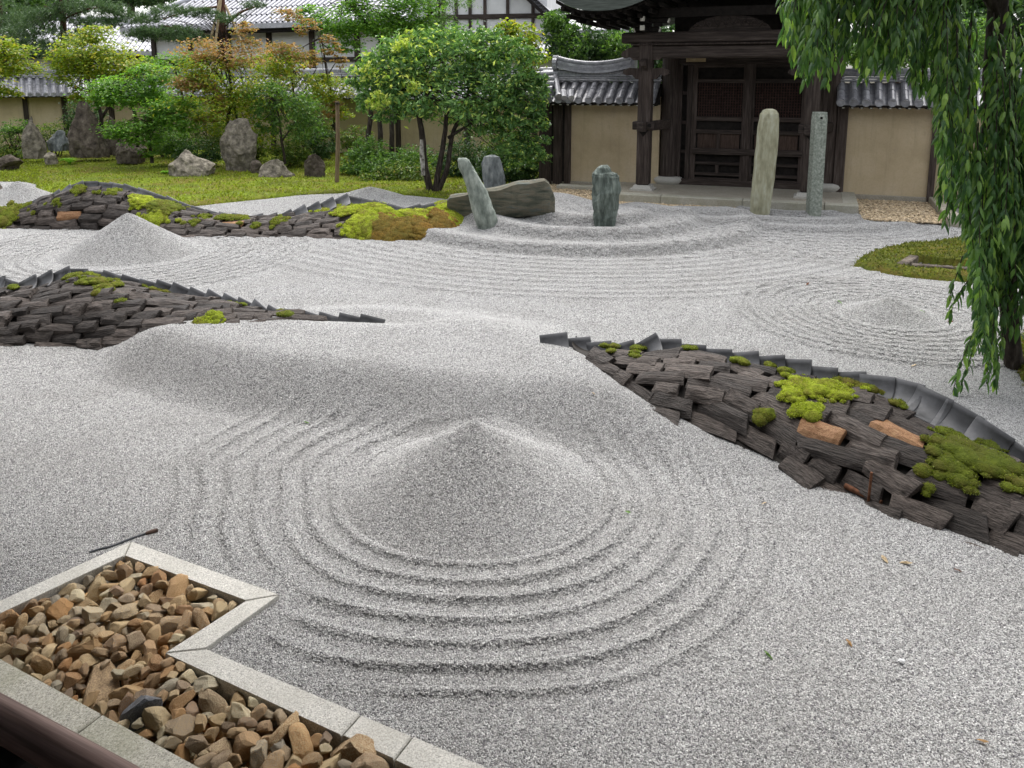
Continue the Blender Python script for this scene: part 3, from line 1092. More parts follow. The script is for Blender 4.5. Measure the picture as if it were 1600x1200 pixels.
# right-hand mound
mr = Mound('bark_mound', 'bark clad mound in front of the weeping tree, with two big moss cushions', [
    (890, 545, 895, 531, 6.5, .28), (915, 568, 918, 543, 6.45, .27), (1000, 624, 985, 553, 6.25, .22), (1110, 655, 1080, 552, 6.08, .17), (1200, 690, 1180, 574, 5.85, .12),
    (1265, 735, 1262, 597, 5.6, .06), (1325, 770, 1330, 607, 5.38), (1400, 805, 1410, 635, 5.12), (1500, 836, 1490, 682, 4.85), (1600, 870, 1590, 728, 4.6), (1760, 925, 1760, 830, 4.25)],
    [(864, 518), (900, 525), (945, 533), (985, 533), (1025, 524), (1080, 537), (1150, 546), (1230, 557), (1310, 575), (1400, 587), (1470, 612), (1530, 645), (1600, 694), (1760, 800)],
    11, tilt=lambda x, y: (15 if x < 945 else (12 if x < 1060 else (9 if x < 1330 else 1.0))), skip=lambda x, y: x < 935, fresh=((1292, 700), (1420, 705)), thick=.031)
mr.moss([(1255, 607, .11), (1290, 614, .12), (1240, 630, .08), (1312, 628, .08), (1262, 642, .07), (1272, 622, .13), (1245, 645, .05), (1235, 612, .07)], M['mossb'], B_BRIGHT, 'bright yellow green cushion moss', 1, .009, 2.0)
mr.moss([(1480, 690, .10), (1510, 720, .15), (1475, 735, .08), (1550, 735, .14), (1500, 755, .10), (1585, 745, .08), (1462, 700, .06), (1535, 705, .1), (1600, 770, .05)], M['mosso'] if False else M['mossi'], B_OLIVE, 'olive green cushion moss', 2)
mr.moss([(957, 552, .03), (992, 552, .035), (990, 560, .025), (1080, 549, .02), (1158, 572, .03), (1205, 577, .03), (1225, 588, .03), (1200, 655, .03), (1330, 600, .04), (1360, 612, .04), (1410, 643, .035), (1450, 650, .03)], M['mossi'], B_OLIVE, 'small moss tufts in the joints', 3)

# left-hand mound
ml = Mound('bark_mound', 'bark clad mound cut by the left picture edge, half sunk in the gravel bank', [
    (-190, 535, -180, 470, 8.6), (-80, 542, -70, 452, 8.4), (0, 541, 0, 454, 8.25), (70, 542, 60, 449, 8.15), (115, 543, 115, 436, 8.1, .0), (155, 540, 152, 439, 8.1, .05), (195, 535, 192, 447, 8.1, .12), (260, 530, 255, 462, 8.0, .2), (330, 522, 330, 475, 7.85, .25), (400, 514, 400, 489, 7.6, .27), (455, 507, 450, 495, 7.42, .27), (492, 503, 488, 495, 7.28, .26)],
    [(-190, 455), (-90, 440), (0, 432), (25, 437), (60, 428), (105, 419), (145, 420), (200, 429), (265, 441), (330, 455), (395, 470), (450, 483), (520, 489), (585, 492)],
    12, jit=2.2, tilt=lambda x, y: (13 if x < 108 else (2 if x < 150 else (-9 if x < 300 else -13))), thick=.033, slab=(.26, .5, .10))
ml.moss([(120, 440, .10), (150, 448, .12), (165, 455, .08), (180, 452, .06), (140, 438, .08)], M['mossi'], B_OLIVE, 'olive moss cushion below the ridge tiles', 4)
ml.moss([(240, 455, .05), (260, 458, .04), (30, 457, .03), (190, 472, .035), (450, 499, .06), (360, 482, .04)], M['mossi'], B_OLIVE, 'moss tufts between the slabs', 5)
ml.moss([(315, 510, .05), (325, 512, .05), (338, 506, .05), (340, 500, .03)], M['mossb'], B_BRIGHT, 'bright moss at the foot of the slabs', 6)


# far mound
def in_far_moss(x, y):
    return x > 570 or (x > 545 and y < 350)


mf = Mound('bark_mound', 'long bark clad mound before the moss lawn with brown moss at one end', [
    (-190, 352, -180, 345, 13.9), (-70, 354, -60, 340, 13.8), (0, 356, 20, 330, 13.8), (60, 358, 70, 308, 13.8), (110, 360, 112, 297, 13.7), (160, 362, 152, 293, 13.7), (210, 366, 200, 301, 13.7), (260, 370, 258, 318, 13.7),
    (310, 371, 305, 332, 13.6), (360, 372, 355, 341, 13.5), (430, 373, 430, 341, 13.4), (500, 374, 500, 333, 13.4), (570, 375, 560, 326, 13.4), (620, 376, 615, 330, 13.4), (680, 374, 660, 334, 13.5), (735, 356, 705, 324, 13.8)],
    [(-190, 338), (-60, 332), (0, 329), (60, 310), (110, 288), (140, 281), (200, 288), (260, 306), (300, 320), (350, 331), (420, 334), (470, 322), (520, 309), (550, 305), (590, 312), (630, 321), (665, 318), (705, 314)],
    13, jit=2.5, lead=1.0, tilt=lambda x, y: (9 if x < 105 else (1 if x < 160 else (-4 if x < 380 else (15 if x < 545 else (-3 if x < 640 else 12))))), thick=.042, slab=(.28, .52, .12), tile=(.30, .25, .19), bulge=.08,
    fresh=((115, 335), (62, 342), (365, 358)), skip=lambda x, y: in_far_moss(x, y))
mf.moss([(222, 318, .18), (215, 314, .12), (228, 325, .12), (243, 343, .16), (250, 347, .12), (232, 346, .1)], M['mossb'], B_BRIGHT, 'bright yellow green moss tufts', 7, .014)
mf.moss([(5, 342, .25), (-20, 350, .3), (45, 326, .1), (90, 318, .08), (130, 300, .12), (180, 303, .12), (255, 325, .25), (262, 330, .2), (350, 345, .15), (375, 345, .15), (320, 342, .1), (432, 350, .1), (437, 347, .1), (405, 355, .08), (300, 350, .08)], M['mossi'], B_OLIVE, 'olive moss patches under the ridge tiles', 8, .014)
spots = []
rr = random.Random(5)
for _ in range(34):
    spots.append((rr.uniform(590, 705), rr.uniform(346, 374), rr.uniform(.12, .24)))
mf.moss(spots, M['mosso'], B_BROWN, 'rust brown moss carpet', 9, .016, .6)
spots = [(x, y + rr.uniform(-3, 3), rr.uniform(.12, .22)) for x, y in ((510, 327), (535, 327), (560, 328), (585, 330), (600, 335), (620, 337), (640, 338), (655, 336), (672, 330), (690, 328), (570, 342), (560, 350), (555, 355), (580, 350), (605, 345), (660, 345), (715, 345), (722, 340), (730, 335), (585, 372), (710, 352), (575, 360), (545, 332), (700, 333))]
mf.moss(spots, M['mossb'], B_BRIGHT, 'bright yellow green moss bank', 10, .016)

# ------------------------------------------------------------------ drainage bed of brown stones with granite kerbs
bc = P2(300, 1020)
fl = MB()
fl.add([(p[0], p[1], -.17) for p in BED], [tuple(range(len(BED)))[::-1]])
bed = fl.build('drainage_bed', M['earth'])
tag(bed, 'bed of broken brown stones framed in pale granite kerbs', None, None, 'structure')
KZ = .024


def kerb(a_out, b_out, b_in, a_in, mat, top=KZ, depth=.2, name='kerb_stone', parent=None, gap=.003):
    """one kerb stone from its four top corners"""
    C = [Vector((*p, 0)) for p in (a_out, b_out, b_in, a_in)]
    c = sum(C, Vector()) / 4
    C = [p + (c - p).normalized() * gap for p in C]
    b = .006
    ins = [p + (c - p).normalized() * b for p in C]
    V = [(p.x, p.y, top - depth) for p in C] + [(p.x, p.y, top - b) for p in C] + [(p.x, p.y, top) for p in ins]
    Fs = [(0, 1, 2, 3), (11, 10, 9, 8)]
    for k in range(2):
        for i in range(4):
            j = (i + 1) % 4
            Fs.append((4 * k + j, 4 * k + i, 4 * k + 4 + i, 4 * k + 4 + j))
    mb = MB()
    mb.add(V, Fs)
    me = mb.mesh(name)
    bm = bmesh.new(); bm.from_mesh(me); bmesh.ops.recalc_face_normals(bm, faces=bm.faces); bm.to_mesh(me); bm.free()
    return link(name, me, mat, parent)


def lerp2(a, b, t): return (a[0] + (b[0] - a[0]) * t, a[1] + (b[1] - a[1]) * t)


def line_x(p, d, q, e):
    den = d[0] * e[1] - d[1] * e[0]
    t = ((q[0] - p[0]) * e[1] - (q[1] - p[1]) * e[0]) / den
    return (p[0] + d[0] * t, p[1] + d[1] * t)


o1, o2, o3, o4 = P2(205, 852), P2(437, 936), P2(321, 1021), P2(742, 1200)
i1, i2, i3, i4 = P2(195, 874), P2(385, 945), P2(258, 1028), P2(625, 1200)
dl = (P2(0, 946)[0] - o1[0], P2(0, 946)[1] - o1[1])
o0 = lerp2(o1, (o1[0] + dl[0], o1[1] + dl[1]), 2.6)
dli = (P2(0, 966)[0] - i1[0], P2(0, 966)[1] - i1[1])
i0 = lerp2(i1, (i1[0] + dli[0], i1[1] + dli[1]), 2.6)
# pieces (outer a, outer b, inner b, inner a); mitres as in the photo
kerb(o0, lerp2(o0, o1, .60), lerp2(i0, i1, .60), i0, M['granite'], parent=bed)
m1 = lerp2(o1, o2, .10)
kerb(lerp2(o0, o1, .602), o1, m1, i1, M['granite'], parent=bed) if False else None
kerb(lerp2(o0, o1, .602), o1, i1, lerp2(i0, i1, .602), M['granite'], parent=bed)
kerb(o1, o2, i2, i1, M['granite'], parent=bed)
kerb(o2, o3, i3, i2, M['granite'], parent=bed)
j1, j2 = .62, .80
oe, ie = lerp2(o3, o4, 1.9), lerp2(i3, i4, 1.9)
def foot_on(p):
    d = (ie[0] - i3[0], ie[1] - i3[1])
    t = ((p[0] - i3[0]) * d[0] + (p[1] - i3[1]) * d[1]) / (d[0] ** 2 + d[1] ** 2)
    return lerp2(i3, ie, t)


for a, b in ((0, j1 / 1.9), (j1 / 1.9, j2 / 1.9), (j2 / 1.9, 1.28 / 1.9), (1.28 / 1.9, 1)):
    kerb(lerp2(o3, oe, a), lerp2(o3, oe, b), foot_on(lerp2(o3, oe, b)), i3 if a == 0 else foot_on(lerp2(o3, oe, a)), M['granite'], parent=bed)
# lower kerb, broad mossy granite
k0, k1, k2 = P2(-420, 855), P2(0, 1038), P2(160, 1126)
kd = Vector((k2[0] - k1[0], k2[1] - k1[1], 0)).normalized()
kn = Vector((kd.y, -kd.x, 0))
if kn.y > 0: kn = -kn
ka = Vector((*k2, 0))
for a, b in ((-2.6, -1.45), (-1.45, 0.0), (0.0, 1.05), (1.05, 2.4)):
    p, q = ka + kd * a, ka + kd * b
    r_, s_ = q + kn * .27, p + kn * .27
    kerb((p.x, p.y), (q.x, q.y), (r_.x, r_.y), (s_.x, s_.y), M['granite2'], top=.03, parent=bed)
# rows of big paving slabs between kerb and veranda
for a, b in ((-3.2, -2.2), (-2.2, -1.1), (-1.1, .25), (.25, 1.4), (1.4, 2.6)):
    p, q = ka + kd * a + kn * .275, ka + kd * b + kn * .275
    r_, s_ = q + kn * .6, p + kn * .6
    kerb((p.x, p.y), (q.x, q.y), (r_.x, r_.y), (s_.x, s_.y), M['step'], top=.02, parent=bed, name='paving_stone')


def stone_bm(seed, sub=2, cuts=9, rough=.05, dims=(1.25, .9, .75)):
    """broken stone: a ball cut flat by random planes"""
    rr = random.Random(seed)
    bm = bmesh.new()
    bmesh.ops.create_icosphere(bm, subdivisions=sub, radius=1.0)
    planes = []
    for _ in range(cuts):
        d = Vector((rr.gauss(0, 1), rr.gauss(0, 1), rr.gauss(0, 1))).normalized()
        planes.append((d, rr.uniform(.46, .82)))
    off = Vector((rr.uniform(0, 90), rr.uniform(0, 90), 0))
    for v in bm.verts:
        p = v.co.copy()
        for d, k in planes:
            x = p.dot(d) - k
            if x > 0:
                p -= d * x * .96
        p *= 1 + rough * (mnoise.noise(p * 2.6 + off) + .6 * mnoise.noise(p * 7 + off))
        v.co = Vector((p.x * dims[0], p.y * dims[1], p.z * dims[2]))
    return bm


STONES = []
for s in range(16):
    rr = random.Random(100 + s)
    bm = stone_bm(s, 3, rr.randint(7, 12), .10, (rr.uniform(1.05, 1.5), rr.uniform(.8, 1.05), rr.uniform(.65, .95)))
    me = bpy.data.meshes.new('stone')
    bm.to_mesh(me)
    bm.free()
    me.materials.append(M['stone'])
    STONES.append(me)
dark_me = STONES[3].copy()
dark_me.materials.clear()
dark_me.materials.append(M['darkstone'])

rr = random.Random(21)
placed = []
bx = [p[0] for p in BED_IN]; by = [p[1] for p in BED_IN]


def in_bed(x, y, m):
    a = np.array([x]); b = np.array([y])
    return bool(inside(a, b, BED_IN)[0]) and seg_dist(a, b, BED_IN)[0] > m


def visible(x, y, z, mx=60, my=60):
    u, v = proj((x, y, z))
    return -mx < u < 1600 + mx and -40 < v < 1200 + my


singles = []
# hand-placed stones first: the dark one, a slab on edge, two on the kerb
special = [(P2(226, 1112), .085, 'dark'), (P2(249, 1125), .06, None), (P2(552, 1172), .085, None), (P2(148, 1070), .11, None), (P2(284, 1140), .07, None)]
for (x, y), r, k in special:
    placed.append((x, y, r))
    singles.append((x, y, r, k))
tries = 0
while tries < 60000 and len(singles) < 420:
    tries += 1
    x, y = rr.uniform(min(bx), max(bx)), rr.uniform(min(by), max(by))
    r = rr.choice((.030, .038, .045, .052, .06, .07)) * rr.uniform(.9, 1.1)
    if not in_bed(x, y, r * .62) or not visible(x, y, 0):
        continue
    if any((x - a) ** 2 + (y - b) ** 2 < (.66 * (r + c)) ** 2 for a, b, c in placed):
        continue
    placed.append((x, y, r))
    singles.append((x, y, r, None))
print('bed stones', len(singles))
rest = []
if len(singles) > 299:
    singles.sort(key=lambda q: -q[2])
    rest = singles[299:]
    singles = singles[:299]


def stone_matrix(x, y, z, r):
    Rm = Matrix.Rotation(rr.uniform(0, 6.28), 4, 'Z') @ Matrix.Rotation(rr.gauss(0, .45), 4, 'X') @ Matrix.Rotation(rr.gauss(0, .45), 4, 'Y')
    return Matrix.Translation((x, y, z)) @ Rm @ Matrix.Scale(r, 4)


for x, y, r, k in singles:
    z = .0 - r * .35 + rr.uniform(-.015, .03)
    o = put('stone', dark_me if k == 'dark' else rr.choice(STONES), stone_matrix(x, y, z + (.02 if k == 'dark' else 0), r), bed)
    if k == 'dark':
        o['label'] = 'smooth dark grey stone'
# small and lower stones in one part
mb = MB()
fill = [(x, y, -.05 - r * .3, r) for x, y, r, k in rest]
n_try = 0
while n_try < 1500:
    n_try += 1
    x, y = rr.uniform(min(bx), max(bx)), rr.uniform(min(by), max(by))
    if in_bed(x, y, .02):
        fill.append((x, y, rr.uniform(-.11, -.06), rr.uniform(.03, .065)))
for x, y, z, r in fill:
    me = rr.choice(STONES)
    M4 = stone_matrix(x, y, z, r)
    mb.add([M4 @ v.co for v in me.vertices], [tuple(p.vertices) for p in me.polygons])
o = mb.build('lower_stones', M['stone_rest'], bed)
o['kind'] = 'stuff'
o['label'] = 'small brown stones filling the gaps below'

# ------------------------------------------------------------------ hall behind the viewer: rail, floor, unseen wall and eave
RA = R(-26.5)
hall = thing('temple_hall', 'temple hall with a low weathered wooden veranda rail at the bottom left corner', 'temple hall', (-1.06, 1.45, 0), RA)
mb = MB()
mb.tube([(x, 0, 1.2 + .004 * math.sin(x * 3)) for x in np.linspace(-4, 4.2, 24)], .037, 20)
mb.build('veranda_rail', M['rail'], hall, True)
for x in (-3.6, -1.75, .06, 1.9, 3.7):
    mb = MB()
    mb.bbox((x, -.005, .58), (.085, .085, 1.16), .01)
    mb.build('rail_post', M['woodblk'], hall, True)
mb = MB()
mb.box((0, -1.75, .86), (26, 3.4, .08))
mb.build('veranda_floor', M['wood'], hall, True)
mb = MB()
mb.box((0, -3.6, 2.6), (26, .2, 5.2))
mb.build('hall_wall', M['woodblk'], hall, True)
mb = MB()
mb.add([(-14, 2.62, 3.05), (14, 2.62, 3.05), (14, -6, 8.4), (-14, -6, 8.4), (-14, 2.62, 3.2), (14, 2.62, 3.2), (14, -6, 8.7), (-14, -6, 8.7)],
       [(0, 1, 2, 3), (7, 6, 5, 4), (0, 4, 5, 1), (1, 5, 6, 2), (2, 6, 7, 3), (3, 7, 4, 0)])
mb.build('eave', M['woodblk'], hall, True)  # unseen roof of the hall, drawn far out to shade the near gravel

# ------------------------------------------------------------------ temple gate
GO = Vector((5.0, 17.5, 0))
GA = R(-20.6)
gate = thing('temple_gate', 'dark timber temple gate with closed double doors and a heavy bark roof', 'gate', GO, GA)
GMI = gate.matrix_basis.inverted()
PZ = .17


def gp(name, mb, mat, parent=None, label=None):
    o = mb.build(name, mat, parent or gate, True)
    if label: o['label'] = label
    return o


FR = [(-1.86, -1.32), (1.42, -1.32)]
MN = [(-1.56, 0.0), (1.80, 0.0)]
BK = [(-1.4, 1.32), (1.9, 1.32)]
front_posts = []
for a, b in FR + BK:
    mb = MB()
    mb.bbox((a, b, (PZ + .12 + 3.25) / 2), (.27, .27, 3.25 - PZ - .12), .025)
    p = gp('post', mb, M['wood'])
    front_posts.append(p)
    mb = MB()
    mb.loft([[(a + q * .21 * x, b + q * .21 * y, z) for x, y in ((-1, -1), (1, -1), (1, 1), (-1, 1))] for z, q in ((PZ - .02, 1.15), (PZ + .05, 1.15), (PZ + .055, .95), (PZ + .12, .80))])
    gp('post_base', mb, M['granite'], p)
for a, b in MN:
    mb = MB()
    mb.tube([(a, b, PZ + .16), (a, b, 3.4)], .20, 16)
    p = gp('main_post', mb, M['wood'])
    mb = MB()
    mb.tube([(a, b, PZ - .02), (a, b, PZ + .03), (a, b, PZ + .09), (a, b, PZ + .14), (a, b, PZ + .17)], [.26, .30, .34, .31, .24], 20)
    gp('post_base', mb, M['granite'], p)
# tie beams front to back at 1.5 m, with their nose past the front post
for (a, b), (c, d) in zip(FR, MN):
    mb = MB()
    mb.bbox(((a + c) / 2 + .0, (b + d) / 2 - .1, 1.52), (.15, 1.75, .2), .012, rz=-math.atan2(c - a, d - b))
    gp('tie_beam', mb, M['woodh'])
    mb = MB()
    mb.bbox((a, b - .005, 1.54), (.46, .34, .17), .015)
    o = gp('collar_beam', mb, M['woodh'])
    for x in (-.1, .13):
        m2 = MB()
        m2.tube([(a + x, b - .175, 1.55), (a + x, b - .20, 1.55)], [.045, .03], 8)
        gp('iron_boss', m2, M['woodblk'], o)
    mb = MB()
    mb.loft([[(a + x, b - .145 + y, z) for x, y, z in ((-.10, 0, 1.46), (0, 0, 1.46 - k), (.10, 0, 1.46), (0, -.02, 1.46))] for k in (.001, .12)][:1] + [[(a + x, b - .15, z) for x, z in ((-.11, 1.45), (0, 1.31), (.11, 1.45), (0, 1.452))]])
    gp('pendant', mb, M['woodblk'], o)
# front head beam with carved noses, upper beam, main lintel
fc = (FR[0][0] + FR[1][0]) / 2
mb = MB()
mb.bbox((fc, -1.32, 3.05), (3.9, .2, .26), .03)
mb.bbox((fc, -1.32, 3.335), (4.3, .26, .22), .03)
gp('head_beam', mb, M['woodh'])
mb = MB()
mb.bbox((fc, -1.34, 3.20), (3.9, .28, .035), .008)
gp('beam_moulding', mb, M['wood'])
for a, b in FR:
    for s in (-1, 1):
        mb = MB()
        prof = [(.0, .13), (.22, .12), (.36, .05), (.40, -.03), (.33, -.09), (.22, -.06), (.14, -.13), (0, -.13)]
        mb.loft([[(a + s * (.13 + x), b + y, 3.02 + z) for x, z in prof] for y in (-.09, .09)])
        gp('carved_nose', mb, M['wood'])
        mb = MB()
        prof = [(.0, .10), (.20, .11), (.34, .06), (.36, .0), (.27, -.05), (.16, -.03), (.08, -.12), (0, -.13)]
        mb.loft([[(a + s * (.13 + x), b + y, 2.62 + z) for x, z in prof] for y in (-.07, .07)])
        gp('bracket_arm', mb, M['wood'])
    mb = MB()
    prof = [(.0, .10), (.18, .11), (.28, .05), (.26, -.04), (.12, -.02), (0, -.13)]
    mb.loft([[(a + y, b - .13 - x, 2.80 + z) for x, z in prof] for y in (-.06, .06)])
    gp('bracket_arm', mb, M['wood'])
    # bracket complex with pale painted tips
    for lvl, (w, z) in enumerate(((.5, 3.50), (.85, 3.68))):
        mb = MB()
        mb.bbox((a, b, z), (w, .13, .11), .02)
        for s in (-1, 0, 1):
            mb.bbox((a + s * w * .42, b, z + .10), (.16, .17, .09), .015)
        q = gp('bracket', mb, M['woodblk'])
        for s in (-1, 1):
            mb = MB()
            mb.bbox((a + s * (w / 2 + .012), b - .02, z - .01), (.03, .10, .09), .006, ry=s * .35)
            gp('painted_tip', mb, M['ropewhite'], q)
    for z in (3.50, 3.68):
        mb = MB()
        mb.bbox((a, b - .28, z), (.12, .5, .11), .02)
        q = gp('bracket', mb, M['woodblk'])
        mb = MB()
        mb.bbox((a, b - .545, z + .01), (.09, .03, .10), .006)
        gp('painted_tip', mb, M['ropewhite'], q)
# carved panel between the brackets
mb = MB()
V = []
for i in range(25):
    u = i / 24
    z = 3.46 + .30 * math.sin(math.pi * u) ** .6
    V.append((fc - .8 + 1.6 * u, z))
mb.loft([[(x, -1.32 + y, z) for x, z in V] + [(fc + .8, -1.32 + y, 3.45), (fc - .8, -1.32 + y, 3.45)] for y in (-.05, .05)])
for i in range(9):
    u = (i + .5) / 9
    x = fc - .7 + 1.4 * u
    mb.tube([(x - .07, -1.38, 3.52), (x, -1.395, 3.52 + .14 * math.sin(math.pi * u) + .05), (x + .08, -1.38, 3.54)], [.02, .035, .015], 6)
gp('carved_panel', mb, M['woodh'])
# wall of the gate round the doors
mc = (MN[0][0] + MN[1][0]) / 2
mb = MB()
mb.bbox((mc, 0, 2.93), (3.2, .16, .22), .015)
gp('lintel', mb, M['woodh'])
mb = MB()
mb.box((mc, .06, 3.45), (3.3, .05, .80))
gp('upper_wall', mb, M['woodblk'])
mb = MB()
mb.bbox((mc, 0, PZ + .06), (3.2, .2, .14), .015)
gp('threshold', mb, M['woodh'])
for a0, a1 in ((-1.38, -1.13), (1.36, 1.62)):
    mb = MB()
    mb.box(((a0 + a1) / 2, .05, 1.55), (a1 - a0, .05, 2.5))
    q = gp('side_panel', mb, M['woodblk'])
    for x in (a0 + .03, a1 - .01):
        mb = MB()
        mb.bbox((x, 0, 1.55), (.10, .14, 2.52), .012)
        gp('jamb', mb, M['wood'], q)
    for z in (.9, 1.55, 2.2):
        mb = MB()
        mb.bbox(((a0 + a1) / 2, .015, z), (a1 - a0 - .08, .07, .08), .01)
        gp('rail', mb, M['woodh'], q)
# two door leaves
for a0, a1 in ((-1.08, .105), (.135, 1.31)):
    c, w = (a0 + a1) / 2, a1 - a0
    mb = MB()
    mb.box((c, .035, 1.57), (w - .02, .03, 2.5))
    d = gp('door_leaf', mb, M['woodblk'])
    for x in (a0 + .055, a1 - .055):
        mb = MB()
        mb.bbox((x, 0, 1.57), (.11, .10, 2.56), .012)
        gp('stile', mb, M['wood'], d)
    for z, h in ((2.80, .10), (2.46, .09), (1.64, .10), (1.36, .09), (.93, .13), (.66, .07), (.42, .07), (.30, .08)):
        mb = MB()
        mb.bbox((c, -.004, z), (w - .22, .085, h), .01)
        gp('rail', mb, M['woodh'], d)
    # lattice window of thin reddish bars
    mb = MB()
    n = 17
    for i in range(n):
        x = a0 + .12 + (w - .24) * (i + .5) / n
        mb.box((x, .0, 2.05), (.022, .022, .72))
    for i in range(11):
        mb.box((c, -.012, 1.73 + .64 * (i + .5) / 11), (w - .24, .012, .016))
    gp('lattice', mb, M['lattice'], d)
    for s in (-1, 1):
        mb = MB()
        mb.box((c + s * (w - .24) / 4, .012, 1.15), ((w - .24) / 2 - .05, .02, .34))
        gp('panel', mb, M['plankred'], d)
    for z, h in ((1.15, .34), (.54, .2)):
        mb = MB()
        mb.bbox((c, -.004, z), (.07, .075, h), .008)
        gp('muntin', mb, M['wood'], d)
mb = MB()
mb.bbox((.12, -.06, 1.50), (.14, .07, 2.66), .012)
gp('meeting_post', mb, M['wood'])
mb = MB()
mb.bbox((.12, -.10, .93), (2.3, .045, .13), .01)
gp('door_bar', mb, M['woodh'])
mb = MB()
mb.bbox((-1.02, -.115, 2.93), (.42, .03, .12), .004)
gp('pale_plaque', mb, M['bamboo'])
# roof: thick bark eave, curved gable front, rafters below
NA = 41


def eave(a):
    """height of the roof's underside along the front"""
    a = a + .05
    up = .42 * max(0, (abs(a) - 2.7) / 1.0) ** 2
    return 3.80 + .92 * (math.cos(math.pi * min(abs(a) / 2.55, 1.0)) * .5 + .5) ** 1.15 + up


rows = []
for b, zo, th in ((-2.65, 0, .12), (-2.62, -.02, .42), (-1.6, .55, .42), (0, 1.6, .42), (1.6, .55, .42), (2.62, -.02, .42), (2.65, 0, .12)):
    rows.append((b, zo, th))
mb = MB()
rings = []
for i in range(NA):
    a = -3.6 + 7.4 * i / (NA - 1)
    e0 = eave(a - .1)
    k = 1.0 - .0 * abs(a)
    r_ = []
    for b, zo, th in rows:
        zz = e0 * (1 - min(1, max(0, (2.65 - abs(b)) / 1.6))) + 4.3 * min(1, max(0, (2.65 - abs(b)) / 1.6))
        r_.append((a, b, zz + max(0, zo)))
    for b, zo, th in rows[::-1]:
        zz = e0 * (1 - min(1, max(0, (2.65 - abs(b)) / 1.6))) + 4.3 * min(1, max(0, (2.65 - abs(b)) / 1.6))
        r_.append((a, b, zz + max(0, zo) + th + .1))
    rings.append(r_)
mb.loft(rings, sm=False)
gp('roof', mb, M['hiwada'])
for row, (bf, dz) in enumerate(((-2.45, -.05), (-2.05, -.17))):
    for i in range(34):
        a = -3.35 + 6.9 * i / 33
        z = eave(a) + dz
        mb = MB()
        mb.bbox((a, (bf - .2) / 2, z - .02), (.075, -bf - .2, .085), .01, rx=.0)
        gp('rafter', mb, M['woodblk'])
mb = MB()
pts = [(-3.5 + 7.1 * i / 40, -2.36, eave(-3.5 + 7.1 * i / 40) - .005) for i in range(41)]
mb.loft([[(x, y + dy, z + dz) for dy, dz in ((-.05, -.04), (.06, -.04), (.06, .03), (-.05, .03))] for x, y, z in pts])
gp('eave_board', mb, M['woodblk'])
mb = MB()
mb.box((fc + .2, -1.32, 3.83), (6.2, .18, .18))
mb.box((fc + .3, 0, 4.1), (6.4, .2, .25))
gp('purlin', mb, M['woodblk'])

# stone platform with kerb
plat = thing('gate_platform', 'worn stone platform with a mossy kerb in front of the gate doors', 'platform', GO, GA)
pa0, pa1, pb0, pb1 = -2.75, 2.35, -2.10, 2.2
mb = MB()
mb.box(((pa0 + pa1) / 2, (pb0 + pb1) / 2, .02), (pa1 - pa0 - .5, pb1 - pb0 - .5, PZ * 2 - .04))
mb.build('platform_paving', M['step'], plat, True)
cuts = [pa0, -1.35, .25, 1.75, pa1]
for x0, x1 in zip(cuts[:-1], cuts[1:]):
    mb = MB()
    mb.bbox(((x0 + x1) / 2, pb0 + .14, .02), (x1 - x0 - .012, .28, PZ * 2 - .03), .015)
    mb.build('kerb_stone', M['granite2'], plat, True)
for x in (pa0 + .14, pa1 - .14):
    for y0, y1 in ((pb0 + .29, -.95), (-.94, .4)):
        mb = MB()
        mb.bbox((x, (y0 + y1) / 2, .02), (.28, y1 - y0 - .01, PZ * 2 - .03), .015)
        mb.build('kerb_stone', M['granite2'], plat, True)
mb = MB()
mb.bbox((-1.86, -1.32, PZ), (.62, .62, .03), .01)
mb.build('plinth', M['step'], plat, True)
mb = MB()
mb.bbox((1.42, -1.32, PZ), (.62, .62, .03), .01)
mb.build('plinth', M['step'], plat, True)

# ------------------------------------------------------------------ tiled walls
def rib_mesh(L, r, n=6):
    """round cover tile running down the slope (local -y), disc end at the eave"""
    mb = MB()
    rings = []
    for y, k in ((0, 1.0), (-L * .93, 1.0), (-L * .94, 1.08), (-L, 1.08)):
        rings.append([(r * k * math.cos(math.pi * i / n), y, r * k * math.sin(math.pi * i / n)) for i in range(n + 1)] + [(0, y, -.3 * r)])
    mb.loft(rings, sm=False)
    me = mb.mesh('round_tile')
    me.materials.append(M['rooftile'])
    return me


def flat_mesh(L, w, n=4):
    mb = MB()
    rings = []
    for y, z in ((0, .0), (-L, .0)):
        top = [(-w / 2 + w * i / n, y, z + .035 * ((2 * i / n - 1) ** 2) - .02) for i in range(n + 1)]
        rings.append(top + [(x, y, zz - .03) for x, _, zz in top[::-1]])
    mb.loft(rings)
    me = mb.mesh('flat_tile')
    me.materials.append(M['rooftile'])
    return me


def disc_mesh(r):
    mb = MB()
    mb.tube([(0, .02, 0), (0, -.03, 0)], r, 12, sm=False)
    me = mb.mesh('eave_disc')
    me.materials.append(M['rooftile'])
    return me


